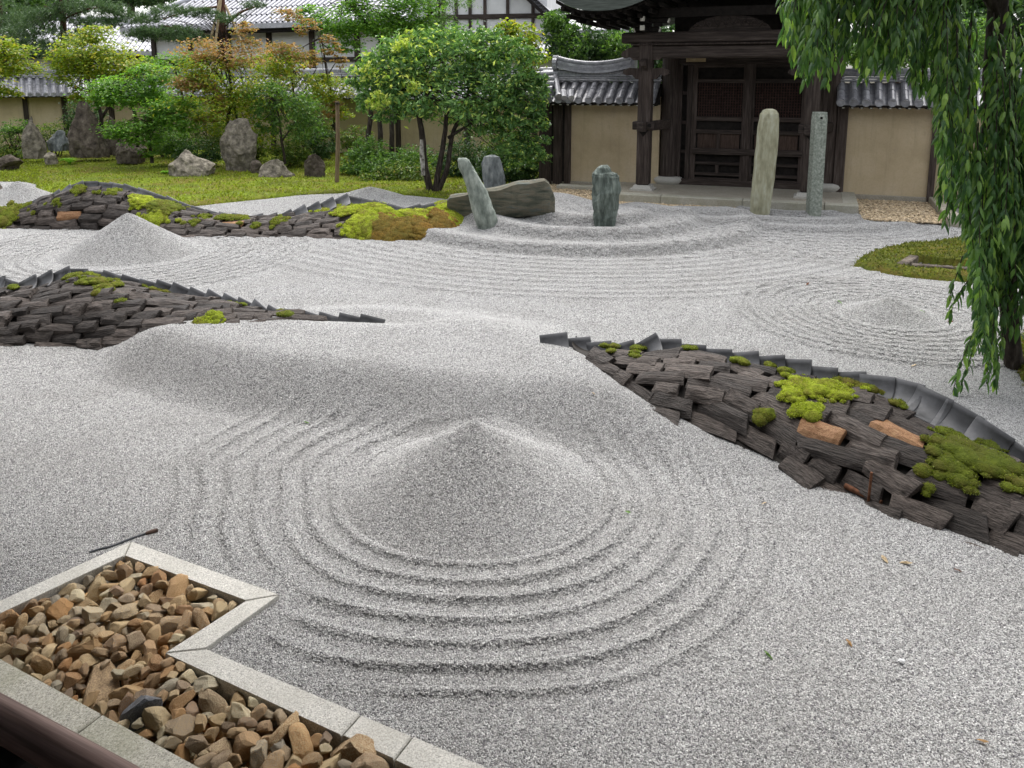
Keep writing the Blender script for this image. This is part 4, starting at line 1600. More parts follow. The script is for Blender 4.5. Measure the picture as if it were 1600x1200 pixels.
def tiled_wall(name, label, p0, p1, eave_z, ridge_z, depth, sp, plaster, posts=(), rafters=True, base_z=0.0, thick=.3, courses=2, ridge_layers=3, rz_over=None, both=True, post_w=.14, foot=True):
    """p0 -> p1 with the garden face to local -y"""
    p0, p1 = Vector((*p0, 0)), Vector((*p1, 0))
    L = (p1 - p0).length
    w = thing(name, label, 'wall', p0, math.atan2(p1.y - p0.y, p1.x - p0.x))
    mb = MB()
    mb.box((L / 2, 0, (base_z + eave_z + .1) / 2), (L, thick, eave_z + .1 - base_z))
    mb.build('plaster_face', plaster, w, True)
    if foot:
        mb = MB()
        mb.bbox((L / 2, 0, base_z + .06), (L + .02, thick + .08, .16), .015)
        mb.build('footing', M['step'], w, True)
    for x, pw in posts:
        mb = MB()
        mb.bbox((x, -thick / 2 - .0, (base_z + eave_z) / 2), (pw, .12, eave_z - base_z), .012)
        mb.build('post', M['wood'], w, True)
    slope = math.atan2(ridge_z - eave_z, depth)
    SL = math.hypot(ridge_z - eave_z, depth)
    mb = MB()
    mb.add([(0, -depth, eave_z - .03), (L, -depth, eave_z - .03), (L, 0, ridge_z - .03), (0, 0, ridge_z - .03), (0, depth, eave_z - .03), (L, depth, eave_z - .03),
            (0, -depth, eave_z - .08), (L, -depth, eave_z - .08), (L, depth, eave_z - .08), (0, depth, eave_z - .08)],
           [(0, 1, 2, 3), (3, 2, 5, 4), (0, 6, 7, 1), (6, 9, 8, 7), (4, 5, 8, 9), (0, 3, 4, 9, 6), (1, 7, 8, 5, 2)])
    mb.build('roof_deck', M['woodblk'], w, True)
    n = int(L / sp)
    r = sp * .31
    rm, fm, dm = rib_mesh(SL / courses * 1.04, r), flat_mesh(SL / courses * 1.06, sp * .86), disc_mesh(r * 1.15)
    many = n * courses > 150
    far = MB()
    for i in range(n + 1):
        x = (L - n * sp) / 2 + i * sp
        for c in range(courses):
            d0 = SL * c / courses
            yy, zz = -d0 * math.cos(slope), ridge_z - d0 * math.sin(slope)
            Rm = Matrix.Rotation(slope, 4, 'X')
            M4 = Matrix.Translation((x, yy, zz + .012 + .006 * (courses - c))) @ Rm
            put('round_tile', rm, M4, w)
            if i < n:
                put('flat_tile', fm, Matrix.Translation((x + sp / 2, yy, zz + .006 * (courses - c))) @ Rm, w)
        put('eave_disc', dm, Matrix.Translation((x, -depth * 1.01, eave_z + .02)), w)
        if both:
            M4 = Matrix.Translation((x, 0, ridge_z + .012)) @ Matrix.Rotation(math.pi, 4, 'Z') @ Matrix.Rotation(slope, 4, 'X')
            Mx = M4 @ Matrix.Scale(courses, 4, (0, 1, 0))
            far.add([Mx @ v.co for v in rm.vertices], [tuple(p.vertices) for p in rm.polygons])
    if both:
        o = far.build('back_tiles', M['rooftile'], w, True)
        o['kind'] = 'stuff'
    for k in range(ridge_layers):
        ww = .30 - .05 * k
        m = max(1, int(L / .9))
        for i in range(m):
            mb = MB()
            mb.bbox(((i + .5) * L / m, 0, ridge_z + .05 + .055 * k), (L / m - .006, ww, .045), .008)
            mb.build('ridge_course', M['rooftile'], w, True)
    m = max(1, int(L / .32))
    cap = MB()
    cap.tube([(-.5, 0, 0), (.42, 0, 0), (.425, 0, 0), (.5, 0, 0)], [.08, .08, .09, .09], 10, sm=False)
    cm = cap.mesh('ridge_cap')
    cm.materials.append(M['rooftile'])
    for i in range(m):
        put('ridge_cap', cm, Matrix.Translation(((i + .5) * L / m, 0, ridge_z + .05 + .055 * ridge_layers)) @ Matrix.Scale(L / m * 1.01, 4, (1, 0, 0)), w)
    if rafters:
        q = int(L / (sp * .75))
        mb = MB()
        mb.bbox((L / 2, -thick / 2 - .05, eave_z - .02), (L, .12, .12), .01)
        mb.build('wall_plate', M['woodblk'], w, True)
        for i in range(q + 1):
            x = .08 + (L - .16) * i / q
            mb = MB()
            mb.bbox((x, -depth * .55, eave_z - .075), (.06, depth * .8, .06), .006)
            t_ = mb.build('rafter', M['woodblk'], w, True)
            mb = MB()
            mb.bbox((x, -depth * .965, eave_z - .075), (.045, .02, .05), .004)
            mb.build('rafter_end', M['ropewhite'], t_, True)
    return w


def gl(a, b):
    q = gate.matrix_basis @ Vector((a, b, 0))
    return (q.x, q.y)


wl = tiled_wall('garden_wall', 'short tan plaster wall with tiled roof joining the gate on its left', gl(-4.55, 0), gl(-1.76, 0), 2.02, 2.42, .62, .235, M['plaster'], posts=((.12, .3), (.42, .2), (.68, .12)), base_z=.0, ridge_layers=3)
wr = tiled_wall('garden_wall', 'tan plaster wall with tiled roof between gate and weeping tree', gl(1.92, 0), gl(6.2, 0), 2.02, 2.42, .62, .235, M['plaster'], posts=((.1, .2), (1.83 + .0, .12)), base_z=.0)
mb = MB()
mb.box((.36, -.165, 1.0), (.74, .05, 2.0))
mb.build('board_panel', M['woodblk'], wl, True)
for x in (.24, .33, .52, .61):
    mb = MB()
    mb.bbox((x, -.195, 1.0), (.03, .03, 1.96), .006)
    mb.build('batten', M['wood'], wl, True)
# corner roof piece, ridge up-curve and hip of the left wing
crest = MB()
pts = []
for i in range(15):
    u = i / 14
    pts.append((.35 + 1.75 * u, 0, 2.66 + .13 * (2 * u - 1) ** 2))
for k, (hw, dz) in enumerate(((.13, 0), (.105, .06), (.08, .12))):
    m = MB()
    m.loft([[(x, y, z + dz + q) for y, q in ((-hw, -.03), (hw, -.03), (hw * .9, .03), (-hw * .9, .03))] for x, y0, z in pts for y in (0,)] if False else
           [[(x, -hw, z + dz - .028), (x, hw, z + dz - .028), (x, hw * .92, z + dz + .028), (x, -hw * .92, z + dz + .028)] for x, _, z in pts])
    m.build('crest_course', M['rooftile'], wl, True)
m = MB()
m.tube([(x, 0, z + .19) for x, _, z in pts], .055, 10)
m.build('crest_cap', M['rooftile'], wl, True)
for x, z in ((.30, 2.86), (2.14, 2.85)):
    m = MB()
    m.tube([(x - .05, 0, z - .02), (x + .05, 0, z - .02)], .16, 12, sm=False)
    m.tube([(x - .06, 0, z + .12), (x + .06, 0, z + .12)], .07, 8, sm=False)
    m.build('ridge_end_tile', M['rooftile'], wl, True)
# hip with its three discs and the verge tiles turned to the left
for k in range(3):
    m = MB()
    q0 = Vector((.30 + .10 * k, -.02 - .12 * k, 2.62 - .13 * k))
    q1 = Vector((.62, -.72, 2.06)) + Vector((.0, .0, .0)) + Vector((.10 * k - .1, .04 * k, -.02 * k))
    if k == 0:
        m.tube([(.28, 0, 2.64), (.42, -.30, 2.42), (.60, -.70, 2.12)], .062, 10, sm=False)
        m.tube([(.595, -.69, 2.125), (.61, -.72, 2.105)], .085, 12, sm=False)
    else:
        m.tube([(.50 + .16 * k, -.50, 2.22), (.56 + .17 * k, -.72, 2.08)], .07, 10, sm=False)
    m.build('hip_tile', M['rooftile'], wl, True)
for k in range(5):
    m = MB()
    y, z = -.04 - .15 * k, 2.62 - .115 * k
    m.tube([(.38, y, z), (-.14, y - .03, z - .02)], .075, 10, sm=False)
    m.tube([(-.14, y - .03, z - .02), (-.18, y - .032, z - .022)], .092, 12, sm=False)
    m.build('verge_tile', M['rooftile'], wl, True)
ret = tiled_wall('garden_wall', 'tan side wall running back from the gate wing behind the evergreen', gl(-4.35, 5.2), gl(-4.35, .35), 2.0, 2.4, .6, .24, M['plaster'], posts=((1.2, .14), (2.6, .14), (4.6, .2)), both=True)
cor = Vector((-14.8, 30.0, 0))
e1 = Vector((math.cos(GA), math.sin(GA), 0))
rend = cor + e1 * 17.2
wb = tiled_wall('garden_wall', 'long tan wall with grey tiled roof behind the maples', (cor.x, cor.y), (rend.x, rend.y), 1.95, 2.55, .8, .235, M['plaster'], posts=tuple((x, .16) for x in (.1, 2.4, 4.8, 7.2, 9.6, 12, 14.4, 16.6)), rafters=False, courses=2)
lend = cor + Vector((-.88, -.475, 0)) * 8.0
wlft = tiled_wall('garden_wall', 'tan wall with grey tiled roof behind the upright rock at far left', (lend.x, lend.y), (cor.x, cor.y), 1.95, 2.55, .8, .235, M['plaster'], posts=tuple((x, .16) for x in (1.2, 3.2, 5.2, 6.4, 7.9)), rafters=False, courses=2)

# ------------------------------------------------------------------ tan pebble drain beside the gate
def pebbles(name, label, quad, n, seed, r=(.018, .034), z0=.0):
    rr = random.Random(seed)
    mb = MB()
    me = STONES
    a, b, c, d = [Vector((*q, 0)) for q in quad]
    mbb = MB()
    mbb.add([(q.x, q.y, z0) for q in (a, b, c, d)], [(0, 1, 2, 3)])
    for _ in range(n):
        u, v = rr.uniform(0, 1), rr.uniform(0, 1)
        p = (a.lerp(b, u)).lerp(d.lerp(c, u), v)
        q = PEB[rr.randrange(len(PEB))]
        M4 = Matrix.Translation((p.x, p.y, z0 + rr.uniform(.0, .022))) @ Matrix.Rotation(rr.uniform(0, 6.28), 4, 'Z') @ Matrix.Rotation(rr.gauss(0, .4), 4, 'X') @ Matrix.Scale(rr.uniform(*r), 4)
        mb.add([M4 @ w for w in q[0]], q[1])
    o = mb.build(name, M['tanpeb'])
    tag(o, label, None, None, 'stuff')


PEB = []
for s in range(6):
    bm = bmesh.new()
    bmesh.ops.create_icosphere(bm, subdivisions=1, radius=1.0)
    rr_ = random.Random(s)
    for v in bm.verts:
        v.co = Vector((v.co.x * rr_.uniform(.9, 1.3), v.co.y * rr_.uniform(.7, 1.1), v.co.z * rr_.uniform(.5, .8)))
    PEB.append(([v.co.copy() for v in bm.verts], [tuple(v.index for v in f.verts) for f in bm.faces]))
    bm.free()
pebbles('tan_pebbles', 'tan pebbles in the drain right of the gate platform', (gl(2.38, -2.75), gl(3.72, -2.75), gl(3.72, -.1), gl(2.38, -.1)), 4200, 1, z0=.02)
pebbles('tan_pebbles', 'tan pebbles along the front of the gate platform', (gl(-2.9, -2.46), gl(.25, -2.46), gl(.25, -2.11), gl(-2.9, -2.11)), 1900, 2, z0=.0)
pebbles('tan_pebbles', 'tan pebbles left of the gate platform', (gl(-4.6, -2.5), gl(-2.76, -2.5), gl(-2.76, -.2), gl(-4.6, -.2)), 3800, 3, z0=.03)
kd_ = thing('drain_kerb', 'long stone kerb on the right side of the tan pebble drain', 'kerb', (*gl(3.85, -1.4), 0), GA)
for y0, y1 in ((-1.5, -.1), (-.08, 1.3)):
    mb = MB()
    mb.bbox((0, (y0 + y1) / 2, .02), (.24, y1 - y0 - .01, .28), .015)
    mb.build('kerb_stone', M['step'], kd_, True)
kd2 = thing('drain_kerb', 'low stone kerb at the left end of the gate platform', 'kerb', (*gl(-3.45, -.75), 0), GA)
mb = MB()
mb.bbox((0, 0, .03), (.95, .3, .2), .015)
mb.build('kerb_stone', M['granite2'], kd2, True)

# ------------------------------------------------------------------ halls beyond the wall
def far_hall(name, label, p, rz, L, eave_z, top_z, depth, bays, roofmat, hip=1.5, wall_h=3.0):
    h = thing(name, label, 'building', p, rz)
    mb = MB()
    mb.box((L / 2, depth * .5, (eave_z) / 2), (L - 2.2, depth - 2.2, eave_z))
    mb.build('wall', M['white'], h, True)
    n = bays
    for i in range(n + 1):
        x = 1.1 + (L - 2.2) * i / n
        mb = MB()
        mb.bbox((x, 1.07, eave_z / 2), (.24, .2, eave_z), .02)
        mb.build('post', M['wood'], h, True)
    for z, t in ((eave_z - .12, .26), (eave_z - 1.62, .2), (eave_z - 2.7, .2)):
        mb = MB()
        mb.bbox((L / 2, 1.06, z), (L - 2.2, .16, t), .02)
        mb.build('beam', M['woodh'], h, True)
    # hipped tiled roof
    mb = MB()
    q = depth / 2
    V = [(0, 0, eave_z), (L, 0, eave_z), (L - hip, q, top_z), (hip, q, top_z), (0, depth, eave_z), (L, depth, eave_z),
         (0, 0, eave_z - .22), (L, 0, eave_z - .22), (L, depth, eave_z - .22), (0, depth, eave_z - .22)]
    mb.add(V, [(0, 1, 2, 3), (3, 2, 5, 4), (0, 3, 4), (1, 5, 2), (0, 6, 7, 1), (1, 7, 8, 5), (4, 5, 8, 9), (4, 9, 6, 0), (6, 9, 8, 7)])
    roof = mb.build('roof', roofmat, h, True)
    mb = MB()
    sl = math.atan2(top_z - eave_z, q)
    sp = .30
    k = int(L / sp)
    for i in range(1, k):
        x = i * sp
        u = 1.0
        if x < hip: u = x / hip
        if x > L - hip: u = (L - x) / hip
        m = max(1, int(u * 9))
        for j in range(m):
            a, b = u * j / m, u * (j + .9) / m
            mb.tube([(x, q * a, eave_z + (top_z - eave_z) * a + .03), (x, q * b, eave_z + (top_z - eave_z) * b + .018)], .075, 5, cap=False)
    o = mb.build('roof_tiling', roofmat, roof, True)
    o['kind'] = 'stuff'
    mb = MB()
    mb.tube([(0, 0, eave_z + .08), (hip, q, top_z + .1), (L - hip, q, top_z + .1), (L, 0, eave_z + .08)], .16, 8)
    mb.build('roof_ridge', roofmat, roof, True)
    mb = MB()
    mb.bbox((L / 2, .3, eave_z - .32), (L - .6, .12, .18), .02)
    mb.build('eave_beam', M['woodblk'], h, True)
    return h


far_hall('temple_building', 'white walled hall with a broad pale tiled roof behind the pine trunk', (-19.6, 41.0, 0), R(-24), 17, 5.0, 8.6, 13, 6, M['rooffar'], hip=5.5)
far_hall('temple_building', 'low tiled building half hidden by pines at the far left', (-31.5, 43.0, 0), R(8), 13, 4.0, 5.9, 9, 4, M['rooffar'], hip=2.5)
# half-timbered gable building, upper middle
hb = thing('temple_building', 'half timbered white building with dark posts above the evergreen', 'building', (-3.6, 36.0, 0), R(-12))
mb = MB(); mb.box((2.2, 2.5, 3.4), (6.0, 5, 6.8)); mb.build('wall', M['white'], hb, True)
for x in (-.75, .0, .62, 1.22, 1.84, 2.5, 3.5, 4.6):
    mb = MB(); mb.bbox((x, -.03, 3.4), (.13, .12, 6.8), .01); mb.build('post', M['wood'], hb, True)
for z in (5.15, 6.35, 4.0, 6.75):
    mb = MB(); mb.bbox((2.2, -.05, z), (6.0, .12, .2), .01); mb.build('beam', M['woodh'], hb, True)
mb = MB()
for s in (0, 1):
    pass
mb.add([(2.6, -.9, 7.6), (5.6, -.9, 4.9), (5.6, 6, 4.9), (2.6, 6, 7.6), (2.6, -.9, 7.85), (5.75, -.9, 5.0), (5.75, 6, 5.0), (2.6, 6, 7.85)],
       [(0, 3, 2, 1), (4, 5, 6, 7), (0, 1, 5, 4), (1, 2, 6, 5), (2, 3, 7, 6), (3, 0, 4, 7)])
rf = mb.build('gable_roof', M['rooftile'], hb, True)
mb = MB()
mb.bbox((4.1, -.86, 6.28), (4.1, .08, .32), .02, ry=.732)
mb.build('verge_board', M['woodblk'], rf, True)
lowr = tiled_wall('tiled_wall', 'far white wall with pale tiles peeping between evergreen and gate roof', (-1.6, 32.0), (4.6, 30.2), 3.35, 4.05, 1.0, .3, M['white'], rafters=False, courses=2, foot=False)

# ------------------------------------------------------------------ standing stones
def lathe_stone(name, label, rows, Y, mat, depth=.6, seed=0, cat='standing stone', n=26, rough=.06, sq=2.6, foot=None, yaw=0.0, cuts=0, crest=0.0, sub=5):
    """rows: (py, left px, right px) at distance Y; real thickness = depth x width"""
    rows = sorted(rows, key=lambda r: r[0])
    base = A((rows[-1][1] + rows[-1][2]) / 2, rows[-1][0], Y)
    o = thing(name, label, cat, (base.x, base.y, base.z))
    me_rings = []
    off = Vector((seed * 7.3, seed * 3.1, 0))
    fine = []
    for (y0, a0, b0), (y1, a1, b1) in zip(rows[:-1], rows[1:]):
        for k in range(sub):
            t = k / sub
            fine.append((y0 + (y1 - y0) * t, a0 + (a1 - a0) * t, b0 + (b1 - b0) * t))
    fine.append(rows[-1])
    y1, a1, b1 = rows[-1]
    fine.append((y1 + 12, a1, b1))
    wmax = 0
    for y_, a_, b_ in fine:
        p, q = A(a_, y_, Y), A(b_, y_, Y)
        wmax = max(wmax, (q - p).length)
    for y_, a_, b_ in fine:
        p, q = A(a_, y_, Y), A(b_, y_, Y)
        c, hw = (p + q) / 2, max((q.x - p.x) / 2, .004)
        hd = min(hw, wmax * .5) * depth + .12 * depth * wmax * min(1, hw / (wmax * .3))
        ring = []
        for k in range(n):
            th = 2 * math.pi * k / n
            cx, cy = math.cos(th), math.sin(th)
            f = (abs(cx) ** sq + abs(cy) ** sq) ** (-1 / sq)
            x, y = cx * f * hw, cy * f * hd
            v = Vector((c.x + x, c.y + y, c.z))
            m = 1 + rough * (1.2 * mnoise.noise(v * (1.6 / wmax) + off) + .8 * mnoise.noise(v * (4.5 / wmax) + off) + .45 * mnoise.noise(v * (11 / wmax) + off) + .5 * round(2.5 * mnoise.noise(Vector((v.x, v.y, v.z * .35)) * (5.5 / wmax) - off)) / 2.5)
            ring.append(Vector((c.x + x * m, c.y + y * (m + crest * mnoise.noise(Vector((x * 9 / wmax, 0, 0)) + off)), c.z + rough * .5 * hw * mnoise.noise(v * 5 / wmax + off))))
        me_rings.append(ring)
    mb = MB()
    mb.loft(me_rings[::-1], sm=False)
    mb.build(name + '_body', mat, o)
    return o


def Yof(px, py):
    return hit(px, py).y


lathe_stone('leaning_stone', 'tall green grey slab leaning left beside the brown moss', [(247, 716, 729), (250, 715, 733), (262, 717, 740), (275, 722, 748), (292, 729, 758), (310, 733, 765), (330, 739, 772), (345, 743, 778), (354, 746, 778)], Yof(760, 353), M['slab_green'], .5, 1, rough=.085, sq=3.2)
lathe_stone('blue_slab', 'blue grey flat slab standing behind the leaning stone', [(242, 764, 772), (245, 756, 780), (256, 752, 784), (275, 754, 788), (292, 757, 791), (310, 758, 792)], 15.7, M['slab_blue'], .28, 2, rough=.06, sq=3.5)
lathe_stone('green_stone', 'stumpy dark green ridged stone with two points', [(258, 940, 950), (262, 933, 953), (268, 930, 955), (271, 928, 963), (276, 927, 967), (300, 926, 968), (325, 925, 965), (340, 926, 962), (348, 927, 961)], Yof(945, 349), M['slab_dark'], .6, 5, rough=.15, sq=2.8, crest=.18)
lathe_stone('stone_pillar', 'tall lichened round topped stone pillar in front of the gate doors', [(170, 1198, 1207), (172, 1193, 1212), (178, 1189, 1216), (190, 1186, 1216), (230, 1182, 1214), (280, 1177, 1209), (320, 1173, 1203), (335, 1173, 1201)], Yof(1187, 334), M['pillar'], .62, 7, rough=.05, sq=3.4)
# the squared granite post with a hole near its top
bp = hit(1271, 333)
sqp = thing('granite_post', 'thin squared grey granite post with a small hole beside the pillar', 'stone post', bp, R(-14))
tl, tr, bl, br = A(1271, 175, bp.y), A(1291, 175, bp.y), A(1261, 333, bp.y), A(1281, 333, bp.y)
mb = MB()
w2 = .5 * (tr.x - tl.x) * .92
rings = []
for i in range(16):
    t = i / 15
    c = ((bl + br) / 2).lerp((tl + tr) / 2, t)
    if i == 0: c = c - Vector((0, 0, .2))
    k = 1 - .08 * (i == 15)
    rings.append([c + Vector((x * w2 * k + .004 * mnoise.noise(Vector((x, y, t * 9))), y * w2 * k, 0)) for x, y in ((-1, -1), (0, -1.02), (1, -1), (1.02, 0), (1, 1), (0, 1.02), (-1, 1), (-1.02, 0))])
mb.loft(rings)
mb.build('shaft', M['pillar2'], sqp)
mb = MB()
hc = A(1280, 184, bp.y)
mb.tube([hc + Vector((0, -w2 - .012, 0)), hc + Vector((0, -w2 + .05, 0))], .022, 10)
mb.build('hole', M['woodblk'], sqp)  # solid dark plug, its colour stands in for the shade inside the hole
# lying stone
ly = Yof(740, 331) + .1
cols = [(699, 311, 326), (704, 305, 329), (735, 299, 332), (765, 293, 331), (800, 286, 328), (835, 280, 326), (850, 279, 324), (857, 284, 322), (864, 300, 320), (867, 310, 318)]
lo = thing('lying_stone', 'long mossy tan stone lying behind the leaning slab', 'stone', A(780, 330, ly))
rings = []
fine = []
for c0, c1 in zip(cols[:-1], cols[1:]):
    for k in range(4):
        t = k / 4
        fine.append([c0[i] + (c1[i] - c0[i]) * t for i in range(3)])
fine.append(cols[-1])
for x, y0, y1 in fine:
    a, b = A(x, y0, ly), A(x, y1 + 14, ly)
    c, h = (a + b) / 2, (a - b).length / 2
    ring = []
    for k in range(16):
        th = 2 * math.pi * k / 16
        cx, cy = math.cos(th), math.sin(th)
        f = (abs(cx) ** 5 + abs(cy) ** 5) ** (-1 / 5)
        v = Vector((c.x, c.y + cx * f * h * .5 - cy * f * h * .18, c.z + cy * f * h))
        v.y += .07 * mnoise.noise(v * 2.6)
        v.z += .035 * mnoise.noise(v * 3.5)
        ring.append(v)
    rings.append(ring)
mb = MB(); mb.loft(rings[::-1])
mb.build('stone_body', M['slab_tan'], lo)

# ------------------------------------------------------------------ garden rocks
def rock(label, px, py, w_px, h_px, Y, mat, seed, depth=.8, tall=1.0, peak=0.0, name='garden_rock', cuts=11):
    """px,py = foot centre in the photo, w_px,h_px its size there"""
    s = Y / (FPX * CP)
    base = A(px, py, Y)
    rr = random.Random(seed)
    bm = stone_bm(seed + 50, 4, cuts, .10, (1, 1, 1))
    xs = [v.co.x for v in bm.verts]; zs = [v.co.z for v in bm.verts]
    W, H = w_px * s / 2, h_px * s
    x0, x1, z0, z1 = min(xs), max(xs), min(zs), max(zs)
    off = Vector((seed, seed * 2.3, 0))
    for v in bm.verts:
        x = (v.co.x - x0) / (x1 - x0) * 2 - 1
        z = (v.co.z - z0) / (z1 - z0)
        y = v.co.y
        zz = max(0.0, z * 1.35 - .35)
        tp = 1 - peak * zz
        q = Vector((x * W * tp, y * W * depth * tp, zz * H - (.12 if z < .28 else 0)))
        q += Vector((1, .6, .5)) * (W * .10 * mnoise.noise(q / W * 2.1 + off) + W * .05 * mnoise.noise(q / W * 6 + off))
        v.co = q
    me = bpy.data.meshes.new(name)
    bm.to_mesh(me); bm.free()
    o = link(name, me, mat)
    o.location = base
    o.rotation_euler = (0, 0, rr.uniform(-.3, .3))
    return tag(o, label, 'rock', 'rocks on the moss lawn')


rock('pale upright rock at the far left of the lawn', 53, 241, 40, 58, 23.6, M['rock_pale'], 1, .7, peak=.35)
rock('low grey rock lying beside the pale upright rock', 92, 229, 34, 25, 24.0, M['slab_blue'], 2, .8)
rock('tall brown pointed rock, highest at the far left', 137, 239, 64, 80, 23.8, M['rock_dark'], 3, .7, peak=.55)
rock('dark rock half hidden by the low green maple', 178, 236, 36, 55, 24.2, M['rock_dark'], 4, .7, peak=.3)
rock('dark mossy rock under the low green maple', 205, 248, 56, 30, 22.9, M['rock_dark'], 5, .8, peak=.2)
rock('rough pale grey boulder, widest on the lawn', 302, 273, 80, 40, 20.3, M['rock_pale'], 6, .75, peak=.35)
rock('big upright square brown rock at the maple foot', 374, 264, 62, 78, 21.2, M['rock_pale'], 7, .6, peak=.12)
rock('low dark rock right of the square rock', 401, 266, 22, 16, 20.8, M['rock_dark'], 8, .8)
rock('rounded brown boulder below the lime green sprig', 430, 276, 56, 28, 20.0, M['rock_pale'], 9, .8, peak=.3)
rock('dark rock beside the thin tan stake', 492, 274, 36, 34, 20.1, M['rock_dark'], 10, .8, peak=.3)
rock('reddish brown boulder cut by the left picture edge', 14, 261, 46, 20, 21.6, M['rock_dark'], 11, .8, peak=.3)
rock('small brown stone alone on the lawn', 79, 250, 20, 13, 22.6, M['rock_pale'], 12, .8, peak=.2)
rock('small dark stone on the gravel at the left edge', -2, 300, 24, 13, 17.6, M['rock_dark'], 14, .8)

# ------------------------------------------------------------------ leaves, limbs, trees
def leaf_cloud(blobs, size, aspect=.5, seed=0, clump=.16, per=14, up=.55, droop=0.0, shell=.35, fold=.15):
    """blobs: (centre, (rx, ry, rz), leaf count). Returns vertices and faces of many small leaves gathered in clumps."""
    rng = np.random.RandomState(seed)
    Vs = []
    for c, rad, n in blobs:
        nc = max(3, n // per)
        d = rng.normal(0, 1, (nc, 3))
        d /= np.linalg.norm(d, axis=1)[:, None]
        r = rng.uniform(shell ** 3, 1, (nc, 1)) ** (1 / 3)
        cc = np.asarray(c) + d * r * np.asarray(rad)
        cr = clump * min(max(rad[0], .25), 1.2) * rng.uniform(.6, 1.5, (nc, 1))
        k = rng.randint(0, nc, n)
        flat = np.array([1, 1, .55 if up < .65 else .3])
        P = cc[k] + rng.normal(0, 1, (n, 3)) * cr[k] * flat
        Nn = rng.normal(0, 1, (n, 3)) * (1 - up) + np.array([0, 0, 1.0]) * up + d[k] * .25
        Nn /= np.linalg.norm(Nn, axis=1)[:, None] + 1e-9
        D = np.cross(Nn, rng.normal(0, 1, (n, 3)))
        D /= np.linalg.norm(D, axis=1)[:, None] + 1e-9
        D[:, 2] -= droop
        S = np.cross(Nn, D)
        S /= np.linalg.norm(S, axis=1)[:, None] + 1e-9
        L = size * rng.uniform(.65, 1.3, (n, 1))
        Wd = L * aspect * .5
        Vs.append(np.stack([P - D * L * .5, P + S * Wd + Nn * L * fold, P + D * L * .5, P - S * Wd + Nn * L * fold], 1))
    V = np.concatenate(Vs).reshape(-1, 3)
    F = np.arange(len(V)).reshape(-1, 4)
    return V, F


def needle_cloud(blobs, size, seed=0):
    """pine tufts: fans of thin needles"""
    rng = np.random.RandomState(seed)
    Vs = []
    for c, rad, n in blobs:
        nc = max(2, n // 14)
        d = rng.normal(0, 1, (nc, 3))
        d /= np.linalg.norm(d, axis=1)[:, None]
        cc = np.asarray(c) + d * rng.uniform(.1, 1, (nc, 1)) ** .5 * np.asarray(rad)
        k = rng.randint(0, nc, n)
        D = rng.normal(0, 1, (n, 3)) + np.array([0, 0, .9])
        D /= np.linalg.norm(D, axis=1)[:, None]
        S = np.cross(D, rng.normal(0, 1, (n, 3)))
        S /= np.linalg.norm(S, axis=1)[:, None] + 1e-9
        P = cc[k] + rng.normal(0, .02, (n, 3))
        L = size * rng.uniform(.7, 1.3, (n, 1))
        W = L * .055
        Vs.append(np.stack([P - S * W, P + S * W, P + D * L], 1))
    V = np.concatenate(Vs).reshape(-1, 3)
    return V, np.arange(len(V)).reshape(-1, 3)


def cloud_part(name, VF, mat, parent, label=None):
    V, F = VF
    Mi = np.array(parent.matrix_basis.inverted())
    V = V @ Mi[:3, :3].T + Mi[:3, 3]
    o = link(name, np_mesh(name, V, F), mat, parent)
    if label: o['label'] = label
    return o


def pxblob(px, py, rx, ry, Y, n, ry_depth=None):
    s = Y / (FPX * CP)
    c = A(px, py, Y)
    return (tuple(c), (rx * s, (ry_depth or rx * .75) * s, ry * s), int(n * 1.4))


def limbs(name, lines, mat, parent, n=7):
    """lines: list of [(px, py, Y, radius)...]"""
    for ln in lines:
        pts = [A(p[0], p[1], p[2]) for p in ln]
        rad = [p[3] for p in ln]
        fine, fr_ = [], []
        for i in range((len(pts) - 1) * 4 + 1):
            s = i / 4
            q = catmull(pts, s)
            q = q + Vector((.25, .2, 0)) * mnoise.noise(q * 3) * .12
            fine.append(q)
            k = min(int(s), len(rad) - 2)
            fr_.append(rad[k] + (rad[k + 1] - rad[k]) * (s - k))
        mb = MB()
        mb.tube(fine, fr_, n)
        mb.build(name, mat, parent)


def twigs(blobs, root, seed, mat, parent, n=10, r=.012):
    """thin branches from the limb top into the crown"""
    rr = random.Random(seed)
    mb = MB()
    for c, rad, cnt in blobs:
        for _ in range(n):
            e_ = Vector(c) + Vector((rr.uniform(-1, 1) * rad[0], rr.uniform(-1, 1) * rad[1], rr.uniform(-.7, .8) * rad[2])) * .85
            b = Vector(root) + Vector((rr.gauss(0, .05), rr.gauss(0, .05), rr.uniform(-.3, .1)))
            m = b.lerp(e_, .5) + Vector((rr.gauss(0, .1), rr.gauss(0, .1), rr.uniform(0, .2)))
            mb.tube([b, m, e_], [r * 1.4, r * .8, r * .3], 5, cap=False)
    o = mb.build('branches', mat, parent)
    return o


def tree(name, label, base, lines, crowns, cat='tree', group=None, tmat=None, twig=True, seed=0, twig_n=4):
    """base (px, py, Y); crowns: list of (part name, leaf material, leaf size, aspect, blobs, kwargs)"""
    b = A(*base)
    b.z = max(min(b.z, .1), 0.0)
    t = thing(name, label, cat, b, 0, group)
    limbs('trunk', lines, tmat or M['trunk'], t)
    for k, (pn, lm, ls, asp, blobs, kw) in enumerate(crowns):
        cloud_part(pn, leaf_cloud(blobs, ls, asp, seed * 13 + k, **kw), lm, t)
        if twig and k == 0:
            l0 = lines[0]
            twigs(blobs, A(*l0[-1][:3]), seed + k, tmat or M['trunk'], t, twig_n)
    return t


